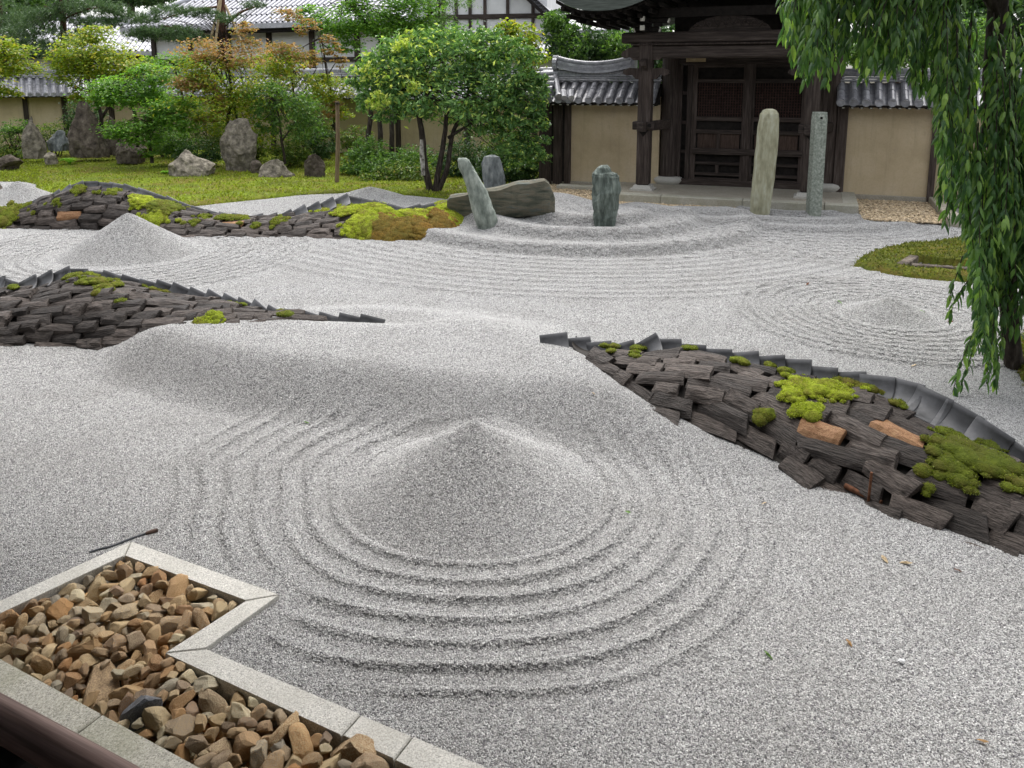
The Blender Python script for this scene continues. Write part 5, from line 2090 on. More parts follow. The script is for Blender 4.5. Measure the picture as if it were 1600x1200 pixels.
# big evergreen with several stems before the wall
Y = 17.6
ev = [pxblob(*q[:4], q[5], q[4]) for q in ((620, 112, 62, 42, 2000, Y), (575, 118, 30, 28, 600, Y - .1), (700, 92, 88, 42, 2800, Y), (782, 105, 60, 55, 2200, Y + .2), (690, 145, 110, 42, 2400, Y), (820, 172, 38, 60, 1700, Y), (800, 225, 34, 22, 600, Y - .2), (590, 160, 36, 30, 700, Y - .2),
                                            (838, 150, 22, 40, 600, Y), (745, 190, 50, 22, 700, Y + .3), (660, 75, 60, 24, 900, Y + .2), (760, 70, 50, 28, 900, Y + .3), (835, 215, 24, 36, 700, Y - .1), (775, 170, 55, 40, 1500, Y - .1), (815, 240, 40, 22, 700, Y + .2), (640, 165, 40, 24, 600, Y), (730, 60, 60, 16, 600, Y + .1))]
yl = [pxblob(*q[:4], q[5], q[4]) for q in ((592, 160, 18, 20, 130, Y - .8), (625, 70, 20, 12, 70, Y - .6), (632, 54, 14, 8, 45, Y - .3), (650, 135, 14, 10, 60, Y - .9), (700, 95, 90, 40, 90, Y - .6), (570, 100, 25, 22, 60, Y - .5), (640, 120, 60, 25, 70, Y - .8))]
t = tree('evergreen_tree', 'broad glossy evergreen with several leaning stems left of the gate', (680, 300, Y),
         [[(672, 303, Y, .085), (662, 250, Y, .075), (660, 215, Y, .07), (652, 165, Y, .05), (645, 120, Y, .03)],
          [(678, 303, Y, .08), (690, 245, Y, .06), (697, 190, Y, .05), (705, 130, Y, .03)],
          [(682, 302, Y, .075), (700, 260, Y, .055), (706, 215, Y + .1, .05), (725, 165, Y + .1, .035), (745, 110, Y + .1, .02)],
          [(700, 215, Y + .1, .04), (725, 200, Y, .03), (770, 165, Y, .02), (800, 130, Y, .015)],
          [(655, 175, Y, .035), (630, 150, Y, .025), (605, 120, Y, .015)]],
         [('crown', M['l_cam'], .125, .42, [(c, r, int(n * .72)) for c, r, n in ev], dict(clump=.115, per=26, up=.5, shell=.5)), ('new_leaves', M['l_yel'], .12, .4, yl, dict(per=10, up=.4))], seed=1, twig_n=4)
mb = MB()
mb.tube([A(661.5, 274, Y - .075), A(660, 250, Y - .068), A(659, 232, Y - .06), A(659, 218, Y - .05)], [.045, .055, .05, .035], 7)
mb.build('pale_lichen_patch', M['trunkpale'], t)

# maples along the wall
YM = 23.2
tree('maple_tree', 'yellow green maple behind the tall pointed brown rock', (160, 240, 24.4),
     [[(160, 240, 24.4, .07), (158, 180, 24.4, .06), (140, 130, 24.4, .035), (135, 90, 24.4, .02)], [(158, 185, 24.4, .05), (185, 140, 24.4, .03), (205, 115, 24.4, .015)]],
     [('crown', M['l_map'], .10, .7, [pxblob(*q, 24.4, n) for q, n in (((140, 75, 52, 24), 1400), ((112, 98, 34, 18), 800), ((178, 98, 50, 22), 1300), ((150, 55, 28, 14), 500), ((215, 118, 38, 20), 900), ((130, 120, 44, 14), 900), ((128, 148, 22, 14), 350))], dict(clump=.2, per=24, up=.75))], seed=2)
tree('maple_tree', 'green maple with a bent stem before the long wall', (222, 245, 22.6),
     [[(216, 230, 22.6, .05), (210, 175, 22.6, .045), (196, 150, 22.6, .03), (180, 135, 22.6, .02)]],
     [('crown', M['l_mapg'], .095, .7, [pxblob(*q, 22.4, n) for q, n in (((180, 135, 40, 14), 800), ((205, 150, 55, 16), 1200), ((240, 115, 30, 22), 700), ((165, 160, 22, 14), 350), ((235, 150, 30, 18), 500))], dict(clump=.2, per=22, up=.75))], seed=3)
tree('maple_tree', 'low bright green maple spreading over the dark rocks', (238, 254, 21.9),
     [[(238, 255, 21.9, .05), (234, 225, 21.9, .045), (230, 200, 21.9, .03), (240, 180, 21.9, .02)]],
     [('crown', M['l_mapg'], .09, .7, [pxblob(*q, 21.7, n) for q, n in (((205, 198, 44, 10), 800), ((255, 180, 36, 16), 800), ((225, 218, 36, 10), 600), ((270, 165, 36, 14), 600), ((180, 210, 20, 7), 250), ((285, 190, 30, 16), 500), ((232, 235, 14, 14), 160))], dict(clump=.2, per=22, up=.75))], seed=4)
tree('maple_tree', 'tall maple with rusty orange top behind the square rock', (372, 255, 22.0),
     [[(360, 255, 22.0, .06), (355, 200, 22.0, .055), (362, 150, 22, .04), (357, 110, 22, .03), (345, 70, 22, .015)], [(375, 200, 22, .04), (366, 165, 22, .03), (360, 130, 22, .02)], [(361, 145, 22, .03), (335, 110, 22, .02), (318, 90, 22, .012)]],
     [('crown', M['l_map'], .085, .7, [pxblob(*q, 22, n) for q, n in (((365, 125, 55, 34), 1500), ((300, 110, 34, 22), 600), ((330, 165, 62, 20), 1000), ((395, 165, 40, 30), 900), ((345, 195, 40, 16), 500), ((400, 215, 30, 24), 500))], dict(clump=.2, per=22, up=.7)),
      ('orange_crown', M['l_mapo'], .085, .7, [pxblob(*q, 21.8, int(n * .68)) for q, n in (((318, 78, 40, 18), 800), ((385, 60, 24, 26), 600), ((372, 85, 50, 20), 700), ((300, 132, 34, 13), 1000), ((335, 148, 18, 14), 300), ((325, 186, 20, 8), 160), ((350, 95, 36, 20), 450), ((345, 165, 14, 10), 130))], dict(clump=.2, per=22, up=.7))], seed=5)
tree('maple_tree', 'young maple with orange sprays right of the bamboo prop', (500, 235, 23.4),
     [[(527, 240, 23.4, .035), (518, 150, 23.4, .03), (508, 100, 23.4, .025), (502, 55, 23.4, .015)], [(512, 120, 23.4, .02), (528, 92, 23.4, .01)]],
     [('crown', M['l_map'], .09, .7, [pxblob(*q, 23.4, n) for q, n in (((440, 95, 42, 16), 700), ((425, 112, 30, 12), 400), ((520, 140, 36, 20), 900), ((535, 175, 18, 20), 300), ((508, 128, 22, 12), 300))], dict(clump=.2, per=20, up=.7)),
      ('orange_crown', M['l_mapo'], .09, .7, [pxblob(*q, 23.2, n) for q, n in (((435, 76, 34, 7), 350), ((462, 85, 30, 7), 280), ((450, 22, 22, 8), 240), ((478, 42, 20, 12), 200), ((515, 70, 14, 16), 240), ((530, 95, 8, 20), 120), ((488, 95, 16, 7), 120), ((520, 170, 16, 16), 160))], dict(clump=.2, per=16, up=.7))], seed=6, twig_n=1)
tree('maple_tree', 'olive shrubby maple right of the square rock', (442, 258, 21.6),
     [[(444, 256, 21.6, .04), (441, 220, 21.6, .035), (436, 185, 21.6, .025), (425, 150, 21.6, .012)], [(441, 222, 21.6, .03), (460, 190, 21.6, .018), (470, 165, 21.6, .01)]],
     [('crown', M['l_mid'], .09, .6, [pxblob(*q, 21.6, n) for q, n in (((425, 155, 34, 26), 700), ((470, 170, 32, 26), 700), ((480, 205, 30, 20), 500), ((420, 190, 22, 20), 350))], dict(clump=.2, per=16, up=.5))], seed=7)
tree('maple_tree', 'yellow green maple spray reaching in at the left edge', (-60, 240, 24.0),
     [[(-60, 240, 24, .08), (-50, 160, 24, .06), (-20, 110, 24, .03), (10, 85, 24, .015)]],
     [('crown', M['l_map'], .10, .7, [pxblob(*q, 23.8, n) for q, n in (((10, 78, 36, 18), 900), ((20, 105, 38, 14), 800), ((0, 145, 28, 10), 600), ((-40, 110, 50, 30), 900))], dict(clump=.2, per=22, up=.75))], seed=8)
tree('maple_tree', 'large fresh green maple behind the wall above the evergreen', (620, 235, 29.5),
     [[(650, 240, 29.5, .13), (610, 90, 29.5, .11), (575, 40, 29.5, .06), (540, 0, 29.5, .04)], [(612, 95, 29.5, .08), (650, 45, 29.5, .05), (690, 5, 29.5, .03)]],
     [('crown', M['l_mapg'], .12, .7, [pxblob(*q, 29.3, n) for q, n in (((555, 28, 58, 26), 2000), ((610, 45, 50, 20), 1500), ((640, 15, 44, 26), 1400), ((530, 65, 30, 22), 700), ((485, 25, 26, 20), 500), ((660, 45, 34, 14), 600), ((600, -20, 80, 20), 1200))], dict(clump=.2, per=26, up=.75))], seed=9)
tree('cedar_tree', 'feathery green tree between the maple and the half timbered building', (680, 235, 30.5),
     [[(680, 240, 30.5, .10), (684, 60, 30.5, .06), (690, -30, 30.5, .03)]],
     [('crown', M['l_mid'], .13, .22, [pxblob(*q, 30.4, n) for q, n in (((680, 20, 24, 30), 900), ((665, 50, 26, 14), 400), ((700, 40, 20, 18), 300), ((715, 5, 26, 10), 250))], dict(clump=.25, per=14, up=.3))], seed=10)

tree('maple_tree', 'airy light green maple against the wall left of the square rock', (285, 240, 25.2),
     [[(285, 240, 25.2, .05), (288, 180, 25.2, .045), (280, 130, 25.2, .03), (270, 95, 25.2, .015)], [(287, 175, 25.2, .03), (310, 130, 25.2, .02), (325, 105, 25.2, .01)]],
     [('crown', M['l_mapg'], .09, .7, [pxblob(*q, 25.2, n) for q, n in (((255, 100, 36, 14), 600), ((300, 95, 36, 12), 550), ((275, 130, 44, 14), 700), ((325, 125, 30, 12), 450), ((265, 160, 40, 14), 500))], dict(clump=.2, per=22, up=.75))], seed=71)
tree('maple_tree', 'airy rust tinted maple against the wall left of the thin tan stake', (470, 240, 25.0),
     [[(465, 240, 25, .05), (462, 170, 25, .04), (455, 120, 25, .025), (450, 90, 25, .012)], [(462, 165, 25, .03), (485, 125, 25, .018), (495, 105, 25, .01)]],
     [('crown', M['l_map'], .09, .7, [pxblob(*q, 25, n) for q, n in (((430, 135, 34, 14), 500), ((475, 125, 34, 12), 500), ((450, 160, 44, 14), 600), ((500, 150, 26, 14), 350))], dict(clump=.2, per=20, up=.7)),
      ('orange_crown', M['l_mapo'], .09, .7, [pxblob(*q, 24.9, n) for q, n in (((410, 95, 26, 10), 220), ((470, 100, 24, 8), 200), ((440, 112, 22, 8), 160))], dict(clump=.2, per=16, up=.7))], seed=72)
# pines beyond the wall
def pine(label, base, lines, blobs, seed, tmat=None):
    b = A(*base); b.z = 0
    t = thing('pine_tree', label, 'tree', b, 0, 'pines beyond the wall')
    limbs('trunk', lines[:1], tmat or M['trunkpine'], t)
    if lines[1:]:
        limbs('limb', lines[1:], tmat or M['trunkpine'], t)
    cloud_part('crown', needle_cloud(blobs, .17, seed), M['l_pine'], t)
    twigs(blobs, A(*lines[0][len(lines[0]) // 2][:3]), seed, M['trunk'], t, 5, .012)
    return t


Yp = 27.6
pine('red trunked pine held by bamboo props before the tiled hall', (348, 240, Yp + 3),
     [[(352, 240, Yp + 3, .17), (349, 120, Yp + 3, .16), (348, 60, Yp + 3, .16), (345, 0, Yp + 3, .15), (343, -90, Yp + 3, .12)],
      [(350, 42, Yp + 3, .06), (372, 22, Yp + 2.6, .05), (400, 10, Yp + 2.4, .03)], [(347, 60, Yp + 3, .05), (310, 52, Yp + 2.2, .04), (255, 40, Yp + 1.8, .02)],
      [(346, 10, Yp + 3, .05), (300, 16, Yp + 2.4, .03), (255, 30, Yp + 2.2, .02)]],
     [pxblob(*q, Yp + 2, n) for q, n in (((262, 50, 55, 9), 2400), ((225, 55, 34, 10), 1500), ((290, 60, 40, 8), 1400), ((275, 18, 44, 9), 1300), ((215, 30, 40, 9), 1300), ((350, 28, 30, 7), 500), ((310, 20, 20, 7), 400), ((395, 8, 20, 5), 400), ((330, 18, 14, 5), 250))], 21)
pine('dark pine at the top left with a straight trunk', (100, 240, 29.5),
     [[(104, 240, 29.5, .12), (100, 60, 29.5, .11), (97, 0, 29.5, .10), (95, -80, 29.5, .08)], [(98, 30, 29.5, .04), (140, 14, 29.2, .03), (175, 12, 29.2, .015)], [(98, 22, 29.5, .04), (70, 10, 29.4, .03)]],
     [pxblob(*q, 29.2, n) for q, n in (((140, 12, 60, 11), 2600), ((150, 36, 40, 9), 1500), ((120, 60, 34, 14), 1400), ((55, 72, 40, 16), 1600), ((70, 25, 50, 14), 2000), ((60, 48, 50, 10), 1400), ((180, 20, 26, 6), 600), ((95, -15, 60, 12), 1200), ((80, 80, 34, 14), 800), ((30, 60, 34, 16), 900))], 22)
pine('bushy pine in the far left corner', (-10, 240, 31),
     [[(-10, 240, 31, .14), (-5, 60, 31, .12), (5, -20, 31, .09)]],
     [pxblob(*q, 30.6, n) for q, n in (((20, 35, 50, 16), 1800), ((10, 62, 44, 12), 1200), ((-10, 8, 50, 16), 1200), ((95, 90, 30, 16), 700))], 23)
tree('broadleaf_tree', 'yellow green broadleaf tree at the top left corner', (25, 235, 33.5),
     [[(25, 240, 33.5, .15), (25, 60, 33.5, .12), (30, 0, 33.5, .06)]],
     [('crown', M['l_mid'], .15, .6, [pxblob(*q, 33.4, n) for q, n in (((20, 10, 40, 26), 1200), ((58, 16, 26, 18), 700), ((-20, 40, 40, 30), 800), ((40, -20, 70, 20), 1000))], dict(clump=.2, per=18, up=.6))], seed=24)
# props of the pine
for pts, lab in ((((345, -5), (324, 85), (314, 125)), 'tan bamboo prop leaning left of the pine trunk'), (((345, 0), (336, 60), (331, 110)), 'upright bamboo prop close to the pine trunk'), (((352, 8), (376, 60), (400, 125), (420, 165)), 'long tan bamboo prop leaning right of the pine trunk')):
    Yq = Yp + 2.7
    b = A(*pts[-1], Yq)
    t = thing('bamboo_prop', lab, 'prop', b, 0, 'bamboo props of the pine')
    p0, p1 = A(*pts[0], Yq), A(*pts[-1], Yq - .9)
    e_ = p1 + (p1 - p0) * (p1.z / max(p0.z - p1.z, .1))
    mb = MB()
    npt = 9
    P_ = [p0.lerp(e_, i / npt) for i in range(npt + 1)]
    mb.tube(P_, .045, 8)
    mb.build('pole', M['bamboo'], t)
    mb = MB()
    for q in P_[1:-1]:
        d = (e_ - p0).normalized() * .02
        mb.tube([q - d, q + d], .052, 8)
    o = mb.build('nodes', M['stake'], t); o['kind'] = 'stuff'
b = A(526, 284, 19.1); b.z = .05
t = thing('tree_stake', 'thin straight tan stake standing on the moss lawn', 'stake', b)
mb = MB(); mb.tube([b - Vector((0, 0, .1)), A(528, 220, 19.1), A(527, 158, 19.1)], [.052, .05, .046], 9)
mb.build('stake_pole', M['stake'], t)
mb = MB(); mb.tube([A(527, 163, 19.04), A(527, 160, 19.04)], .056, 9); mb.build('stake_tie', M['trunk'], t)

# trees behind the gate wings
tree('evergreen_tree', 'dark evergreen behind the left gate wing under the gate roof', (915, 240, 21.5),
     [[(915, 240, 22.5, .12), (915, 120, 22.5, .11), (920, 60, 22.5, .06)]],
     [('crown', M['l_dark'], .13, .45, [pxblob(*q, 22.5, n) for q, n in (((905, 72, 45, 34), 1600), ((950, 78, 34, 26), 1000), ((880, 60, 26, 34), 900), ((872, 35, 16, 20), 300))], dict(clump=.18, per=14, up=.4)),
      ('light_crown', M['l_mid'], .12, .45, [pxblob(*q, 21.9, n) for q, n in (((968, 75, 26, 22), 600), ((862, 35, 18, 18), 350), ((890, 70, 30, 30), 350))], dict(clump=.18, per=12, up=.4))], seed=31)
tree('broadleaf_tree', 'yellow green bush top between evergreen and tiled gate wing', (825, 240, 19.8),
     [[(820, 240, 20.5, .08), (822, 120, 20.5, .07), (825, 70, 20.5, .03)]],
     [('crown', M['l_map'], .11, .55, [pxblob(*q, 20.4, n) for q, n in (((812, 62, 30, 22), 800), ((830, 90, 24, 18), 500), ((790, 45, 18, 12), 260))], dict(clump=.2, per=16, up=.6))], seed=32)
tree('broadleaf_tree', 'light green tree behind the right gate wing', (1400, 230, 20),
     [[(1400, 240, 20, .10), (1400, 110, 20, .09), (1405, 60, 20, .05)]],
     [('crown', M['l_mid'], .12, .5, [pxblob(*q, 20, n) for q, n in (((1375, 78, 40, 24), 1100), ((1420, 70, 44, 30), 1200), ((1470, 70, 44, 34), 1000), ((1340, 85, 20, 18), 400), ((1530, 70, 50, 40), 900))], dict(clump=.2, per=14, up=.5))], seed=33)
for i, (lab, px, py, rx, ry, Yw, lm) in enumerate((
        ('dark tree seen through the open sides of the gate', 1080, 85, 130, 60, 27, 'l_dark'), ('tall dark tree at the right edge beyond the wall', 1570, 40, 90, 80, 30, 'l_dark'),
        ('dark wooded slope tree above the hall roof on the left', 205, -8, 60, 16, 58, 'l_dark'), ('dark tree behind the half timbered building', 830, 5, 60, 34, 48, 'l_mid'),
        ('dark tree beyond the right gate wing', 1450, 20, 90, 50, 40, 'l_dark'), ('dark tree beyond the tiled hall on the far left', 40, -10, 80, 40, 60, 'l_dark'))):
    tree('far_tree', lab, (px, 240, Yw), [[(px, 215, Yw, .3), (px, py + ry, Yw, .25), (px, py, Yw, .1)]],
         [('crown', M[lm], .26, .6, [pxblob(px, py, rx, ry, Yw, 2600), pxblob(px - rx * .6, py + 6, rx * .6, ry * .7, Yw, 900), pxblob(px + rx * .6, py + 3, rx * .6, ry * .8, Yw, 900)], dict(clump=.2, per=20, up=.5))], seed=40 + i)

# shrubs along the wall
shr = [('loose green shrub at the far left behind the pale rock', 20, 232, 30, 30, 24.6, 'l_shrub'), ('bright shrub left of the pale upright rock', 24, 200, 22, 14, 24.8, 'l_mid'), ('wispy shrub above the low grey rock', 85, 210, 26, 22, 25.2, 'l_shrub'),
       ('thin shrub right of the pointed rock', 180, 205, 22, 16, 25.4, 'l_shrub'), ('dark green shrub behind the widest boulder', 310, 238, 36, 22, 22.2, 'l_dark'), ('mid green shrub left of the square rock', 275, 225, 30, 22, 22.6, 'l_mid'),
       ('low shrub behind the lime green sprig', 455, 235, 32, 26, 22.2, 'l_shrub'), ('dark shrub by the thin tan stake', 500, 225, 26, 26, 22.6, 'l_dark'), ('bright low shrub right of the thin tan stake', 560, 258, 28, 22, 20.6, 'l_mid'),
       ('green shrub below the three dark stems', 605, 262, 44, 26, 20.2, 'l_mid'), ('round green shrub left of the evergreen stems', 640, 272, 36, 22, 19.6, 'l_shrub'), ('dark shrub behind the evergreen stems', 720, 250, 40, 36, 20.4, 'l_dark'),
       ('dark shrub behind the blue grey slab', 775, 262, 34, 34, 19.6, 'l_dark'), ('dark shrub by the black posts of the gate wing', 825, 255, 30, 40, 19.4, 'l_dark'), ('bushy shrub under the evergreen crown', 790, 225, 36, 34, 20.2, 'l_shrub'),
       ('thin shrub against the wall right of the stake', 555, 215, 26, 20, 24.2, 'l_shrub'), ('low olive shrub between stake and evergreen', 590, 275, 30, 14, 19.6, 'l_shrub'), ('thin wall shrub below the orange maple', 395, 225, 26, 26, 23.4, 'l_shrub'),
       ('leafy bush against the wall behind the low green maple', 255, 205, 40, 34, 24.6, 'l_mid'), ('leafy bush behind the square rock', 340, 200, 44, 40, 24.6, 'l_shrub'), ('tall loose bush between the olive maple and the stake', 485, 195, 36, 44, 24.4, 'l_shrub'),
       ('bright bush below the evergreen crown, left side', 578, 238, 34, 24, 21.0, 'l_mid'), ('low bright bush at the feet of the dark stems', 650, 250, 40, 22, 20.6, 'l_mid'), ('tall dark bush at the wall behind the pointed rock', 130, 180, 34, 26, 25.8, 'l_dark')]
for i, (lab, px, py, rx, ry, Yw, lm) in enumerate(shr):
    b = A(px, py + ry, Yw); b.z = .08
    t = thing('shrub', lab, 'shrub', b, 0, 'shrubs along the tan wall')
    rr = random.Random(i)
    s = Yw / (FPX * CP)
    mb = MB()
    top = A(px, py, Yw)
    for _ in range(7):
        e_ = top + Vector((rr.uniform(-.8, .8) * rx * s, rr.uniform(-.3, .3), rr.uniform(-.2, .8) * ry * s))
        mb.tube([b + Vector((rr.gauss(0, .06), rr.gauss(0, .06), -.1)), b.lerp(e_, .5) + Vector((rr.gauss(0, .08), 0, 0)), e_], [.02, .014, .006], 5)
    o = mb.build('stems', M['trunk'], t)
    n = int(rx * ry * .75) + 160
    cloud_part('foliage', leaf_cloud([pxblob(px, py, rx, ry, Yw, n), pxblob(px - rx * .4, py + ry * .3, rx * .6, ry * .6, Yw - .2, n // 3), pxblob(px + rx * .45, py + ry * .35, rx * .55, ry * .5, Yw - .2, n // 3)], .085, .5, 60 + i, clump=.15, per=13, up=.55), M[lm], t)
for i, (lab, px, py, rx, ry, Yw) in enumerate((('lime green fern below the pointed rock', 108, 231, 14, 7, 22.9), ('lime green sprig above the rounded boulder', 425, 242, 16, 8, 20.6), ('tiny green tuft beside the widest boulder', 262, 268, 9, 5, 20.3))):
    b = A(px, py + ry, Yw); b.z = .07
    t = thing('fern', lab, 'fern', b)
    mb = MB()
    s = Yw / (FPX * CP)
    rr = random.Random(i)
    fr_v, fr_f = [], []
    for k in range(11):
        th = rr.uniform(0, 6.28)
        d = Vector((math.cos(th), math.sin(th) * .7, 0)) * rx * s
        pts = [b + d * u + Vector((0, 0, (1.5 * u - 1.1 * u * u) * 2.6 * ry * s)) for u in np.linspace(0, 1, 6)]
        mb.tube(pts, [.006] * 6, 4)
        for q in pts[1:]:
            sd_ = Vector((-d.y, d.x, 0)).normalized()
            for sg in (-1, 1):
                L = .13
                a = q + sd_ * sg * L + Vector((0, 0, .02))
                fr_v += [q, q + d.normalized() * .04 + Vector((0, 0, .01)), a, q - d.normalized() * .03]
                m_ = len(fr_v) - 4
                fr_f.append((m_, m_ + 1, m_ + 2, m_ + 3))
    mb.build('stems', M['l_lime'], t)
    mb = MB(); mb.add(fr_v, fr_f); mb.build('fronds', M['l_lime'], t)
# slender dark stems standing before the wall
for i, (x0, x1, lab) in enumerate(((574, 581, 'dark leaning stem left of the evergreen'), (593, 591, 'dark straight stem left of the evergreen'), (611, 612, 'brown straight stem near the evergreen crown'), (729, 738, 'dark stem right of the evergreen stems'))):
    b = A(x0, 232, 21.5); b.z = .05
    t = thing('slender_tree', lab, 'tree', b, 0, 'slender stems before the wall')
    limbs('trunk', [[(x0, 252, 21.5, .075), (x0 + 2, 210, 21.5, .07), (x1, 160, 21.5, .06), (x1 + 2, 110, 21.5, .03)]], M['trunk'], t)
    cloud_part('crown', leaf_cloud([pxblob(x1 + 8, 112, 34, 26, 21.5, 420)], .1, .5, 90 + i, per=10), M['l_dark'], t)

B_DARK = m_leaf('dark_moss_shoot', [(0, (.05, .06, .012)), (.5, (.10, .12, .018)), (.9, (.17, .19, .025)), (1, (.15, .09, .02))], .35)
# ------------------------------------------------------------------ moss island and drain at the right, moss at the tree foot
def moss_bed(name, label, outline, h, seed, hole=None, mat='mossd', blades=B_DARK, n=9000):
    poly = [P2(*p) for p in outline]
    xs = [p[0] for p in poly]; ys_ = [p[1] for p in poly]
    gx = np.linspace(min(xs) - .1, max(xs) + .1, 150)
    gy = np.linspace(min(ys_) - .1, max(ys_) + .1, 110)
    X, Yg = np.meshgrid(gx, gy, indexing='ij')
    d = seg_dist(X, Yg, poly) * np.where(inside(X, Yg, poly), 1, -1)
    d = d + .03 * undul(X, Yg, 5)
    z = height(X, Yg) - .03 + (h + .03) * np.sqrt(np.clip(d / .22, 0, 1)) + .012 * undul(X, Yg, 8) * (d > 0)
    z = np.where(d < 0, height(X, Yg) - .05, z)
    if hole:
        hp = [P2(*p) for p in hole]
        z = np.where(inside(X, Yg, hp), -.16, z)
    V = np.stack([X, Yg, z], -1).reshape(-1, 3)
    idx = np.arange(X.size).reshape(X.shape)
    F = np.stack([idx[:-1, :-1], idx[1:, :-1], idx[1:, 1:], idx[:-1, 1:]], -1).reshape(-1, 4)
    dd = d.reshape(-1)
    keep = (dd[F] > -.08).any(1)
    o = link(name, np_mesh(name, V, F[keep], True), M[mat])
    tag(o, label, None, None, 'structure')
    rng = np.random.RandomState(seed)
    ok = np.where((dd > .0) & (V[:, 2] > -.1))[0]
    k = ok[rng.randint(0, len(ok), n)]
    pts = V[k] + rng.normal(0, .02, (n, 3)) * np.array([1, 1, 0])
    moss_blades('moss_shoots', pts, np.tile([[0, 0, 1]], (n, 1)), .028, blades, None, seed, label.replace('low ', '') + ', fine shoots')
    return poly


hole = ((1404, 424), (1425, 411), (1560, 420), (1560, 434), (1420, 428))
moss_bed('moss_island', 'low moss island with a stone drain beside the weeping tree', ((1331, 416), (1345, 404), (1365, 396), (1400, 388), (1450, 382), (1500, 374), (1570, 370), (1660, 375), (1700, 420), (1600, 444), (1520, 442), (1480, 440), (1420, 434), (1365, 426)), .10, 51, hole)
moss_bed('moss_foot', 'low moss bed round the foot of the weeping tree', ((1583, 545), (1605, 520), (1680, 500), (1760, 540), (1760, 640), (1680, 650), (1610, 620), (1590, 590)), .14, 52)
dr = G(1480, 425)
drain = thing('stone_drain', 'narrow stone lined drain slot in the moss island', 'drain', (dr.x, dr.y, 0))
for (a, b), nm in ((((1407, 425), (1427, 412)), 'end_stone'), (((1424, 426), (1490, 431)), 'side_stone'), (((1491, 431), (1560, 436)), 'side_stone')):
    p, q = G(*a), G(*b)
    d = (q - p)
    mb = MB()
    c = (p + q) / 2
    mb.bbox((c.x, c.y, .04), (d.length, .12, .16), .012, rz=math.atan2(d.y, d.x))
    mb.build(nm, M['rock_dark'], drain)

# ------------------------------------------------------------------ the weeping tree at the right
wt = thing('weeping_tree', 'weeping cherry tree hanging green leafy strands over the right edge', 'tree', G(1590, 592))
YT = 6.7
limbs('trunk', [[(1588, 600, YT, .085), (1580, 540, YT, .075), (1575, 470, YT, .075), (1568, 380, YT, .08), (1560, 260, YT + .1, .085), (1552, 120, YT + .1, .08), (1560, 0, YT, .075), (1570, -140, YT, .06), (1560, -260, YT - .1, .04)]], M['trunk'], wt, 10)
limbs('limb', [[(1560, 20, YT, .05), (1500, -60, YT - .1, .04), (1400, -90, YT - .2, .03), (1290, -60, YT - .3, .018)], [(1562, -40, YT, .05), (1620, -150, YT - .6, .035), (1680, -120, YT - 1.2, .02)],
               [(1568, -120, YT, .04), (1500, -190, YT - .7, .03), (1420, -150, YT - 1.1, .018)], [(1560, -20, YT, .045), (1520, -100, YT + .5, .03), (1450, -80, YT + .8, .018)], [(1572, -140, YT, .04), (1640, -210, YT + .3, .03), (1720, -150, YT + .6, .02)]], M['trunk'], wt, 8)
rr = random.Random(77)
LEAFV = np.array([(0, 0, 0), (.16, .11, .0), (.16, -.11, .0), (.42, .155, -.03), (.42, -.155, -.03), (.42, 0, .03), (.74, .095, -.10), (.74, -.095, -.10), (.74, 0, -.06), (1.0, 0, -.20), (.16, 0, .03)])
LEAFF = [(0, 1, 10), (0, 10, 2), (10, 1, 3, 5), (2, 10, 5, 4), (5, 3, 6, 8), (4, 5, 8, 7), (8, 6, 9), (7, 8, 9)]
single_me = []
for k in range(3):
    me = bpy.data.meshes.new('leaf')
    me.from_pydata([(x, y * (.85 + .15 * k), z * (.5 + k * .6)) for x, y, z in LEAFV], [], LEAFF)
    me.update(); me.materials.append(M['l_weepo'])
    single_me.append(me)
LEAF_TRI = np.array([t for f in LEAFF for t in ([f] if len(f) == 3 else [(f[0], f[1], f[2]), (f[0], f[2], f[3])])])
leaves = []          # (matrix, nearness)
strand_mb = MB()


def low_edge(x):
    """lowest photo row the foliage reaches at this column"""
    K = ((1218, 50), (1228, 82), (1245, 120), (1256, 152), (1270, 118), (1290, 145), (1300, 148), (1318, 108), (1345, 150), (1362, 118), (1390, 130), (1410, 120), (1436, 165), (1452, 175), (1462, 192), (1468, 240), (1472, 330), (1485, 330), (1500, 350), (1520, 480), (1535, 560), (1548, 590), (1560, 470), (1575, 430), (1600, 500), (1640, 540), (1760, 520))
    for (x0, y0), (x1, y1) in zip(K[:-1], K[1:]):
        if x0 <= x <= x1:
            return y0 + (y1 - y0) * (x - x0) / (x1 - x0)
    return 60


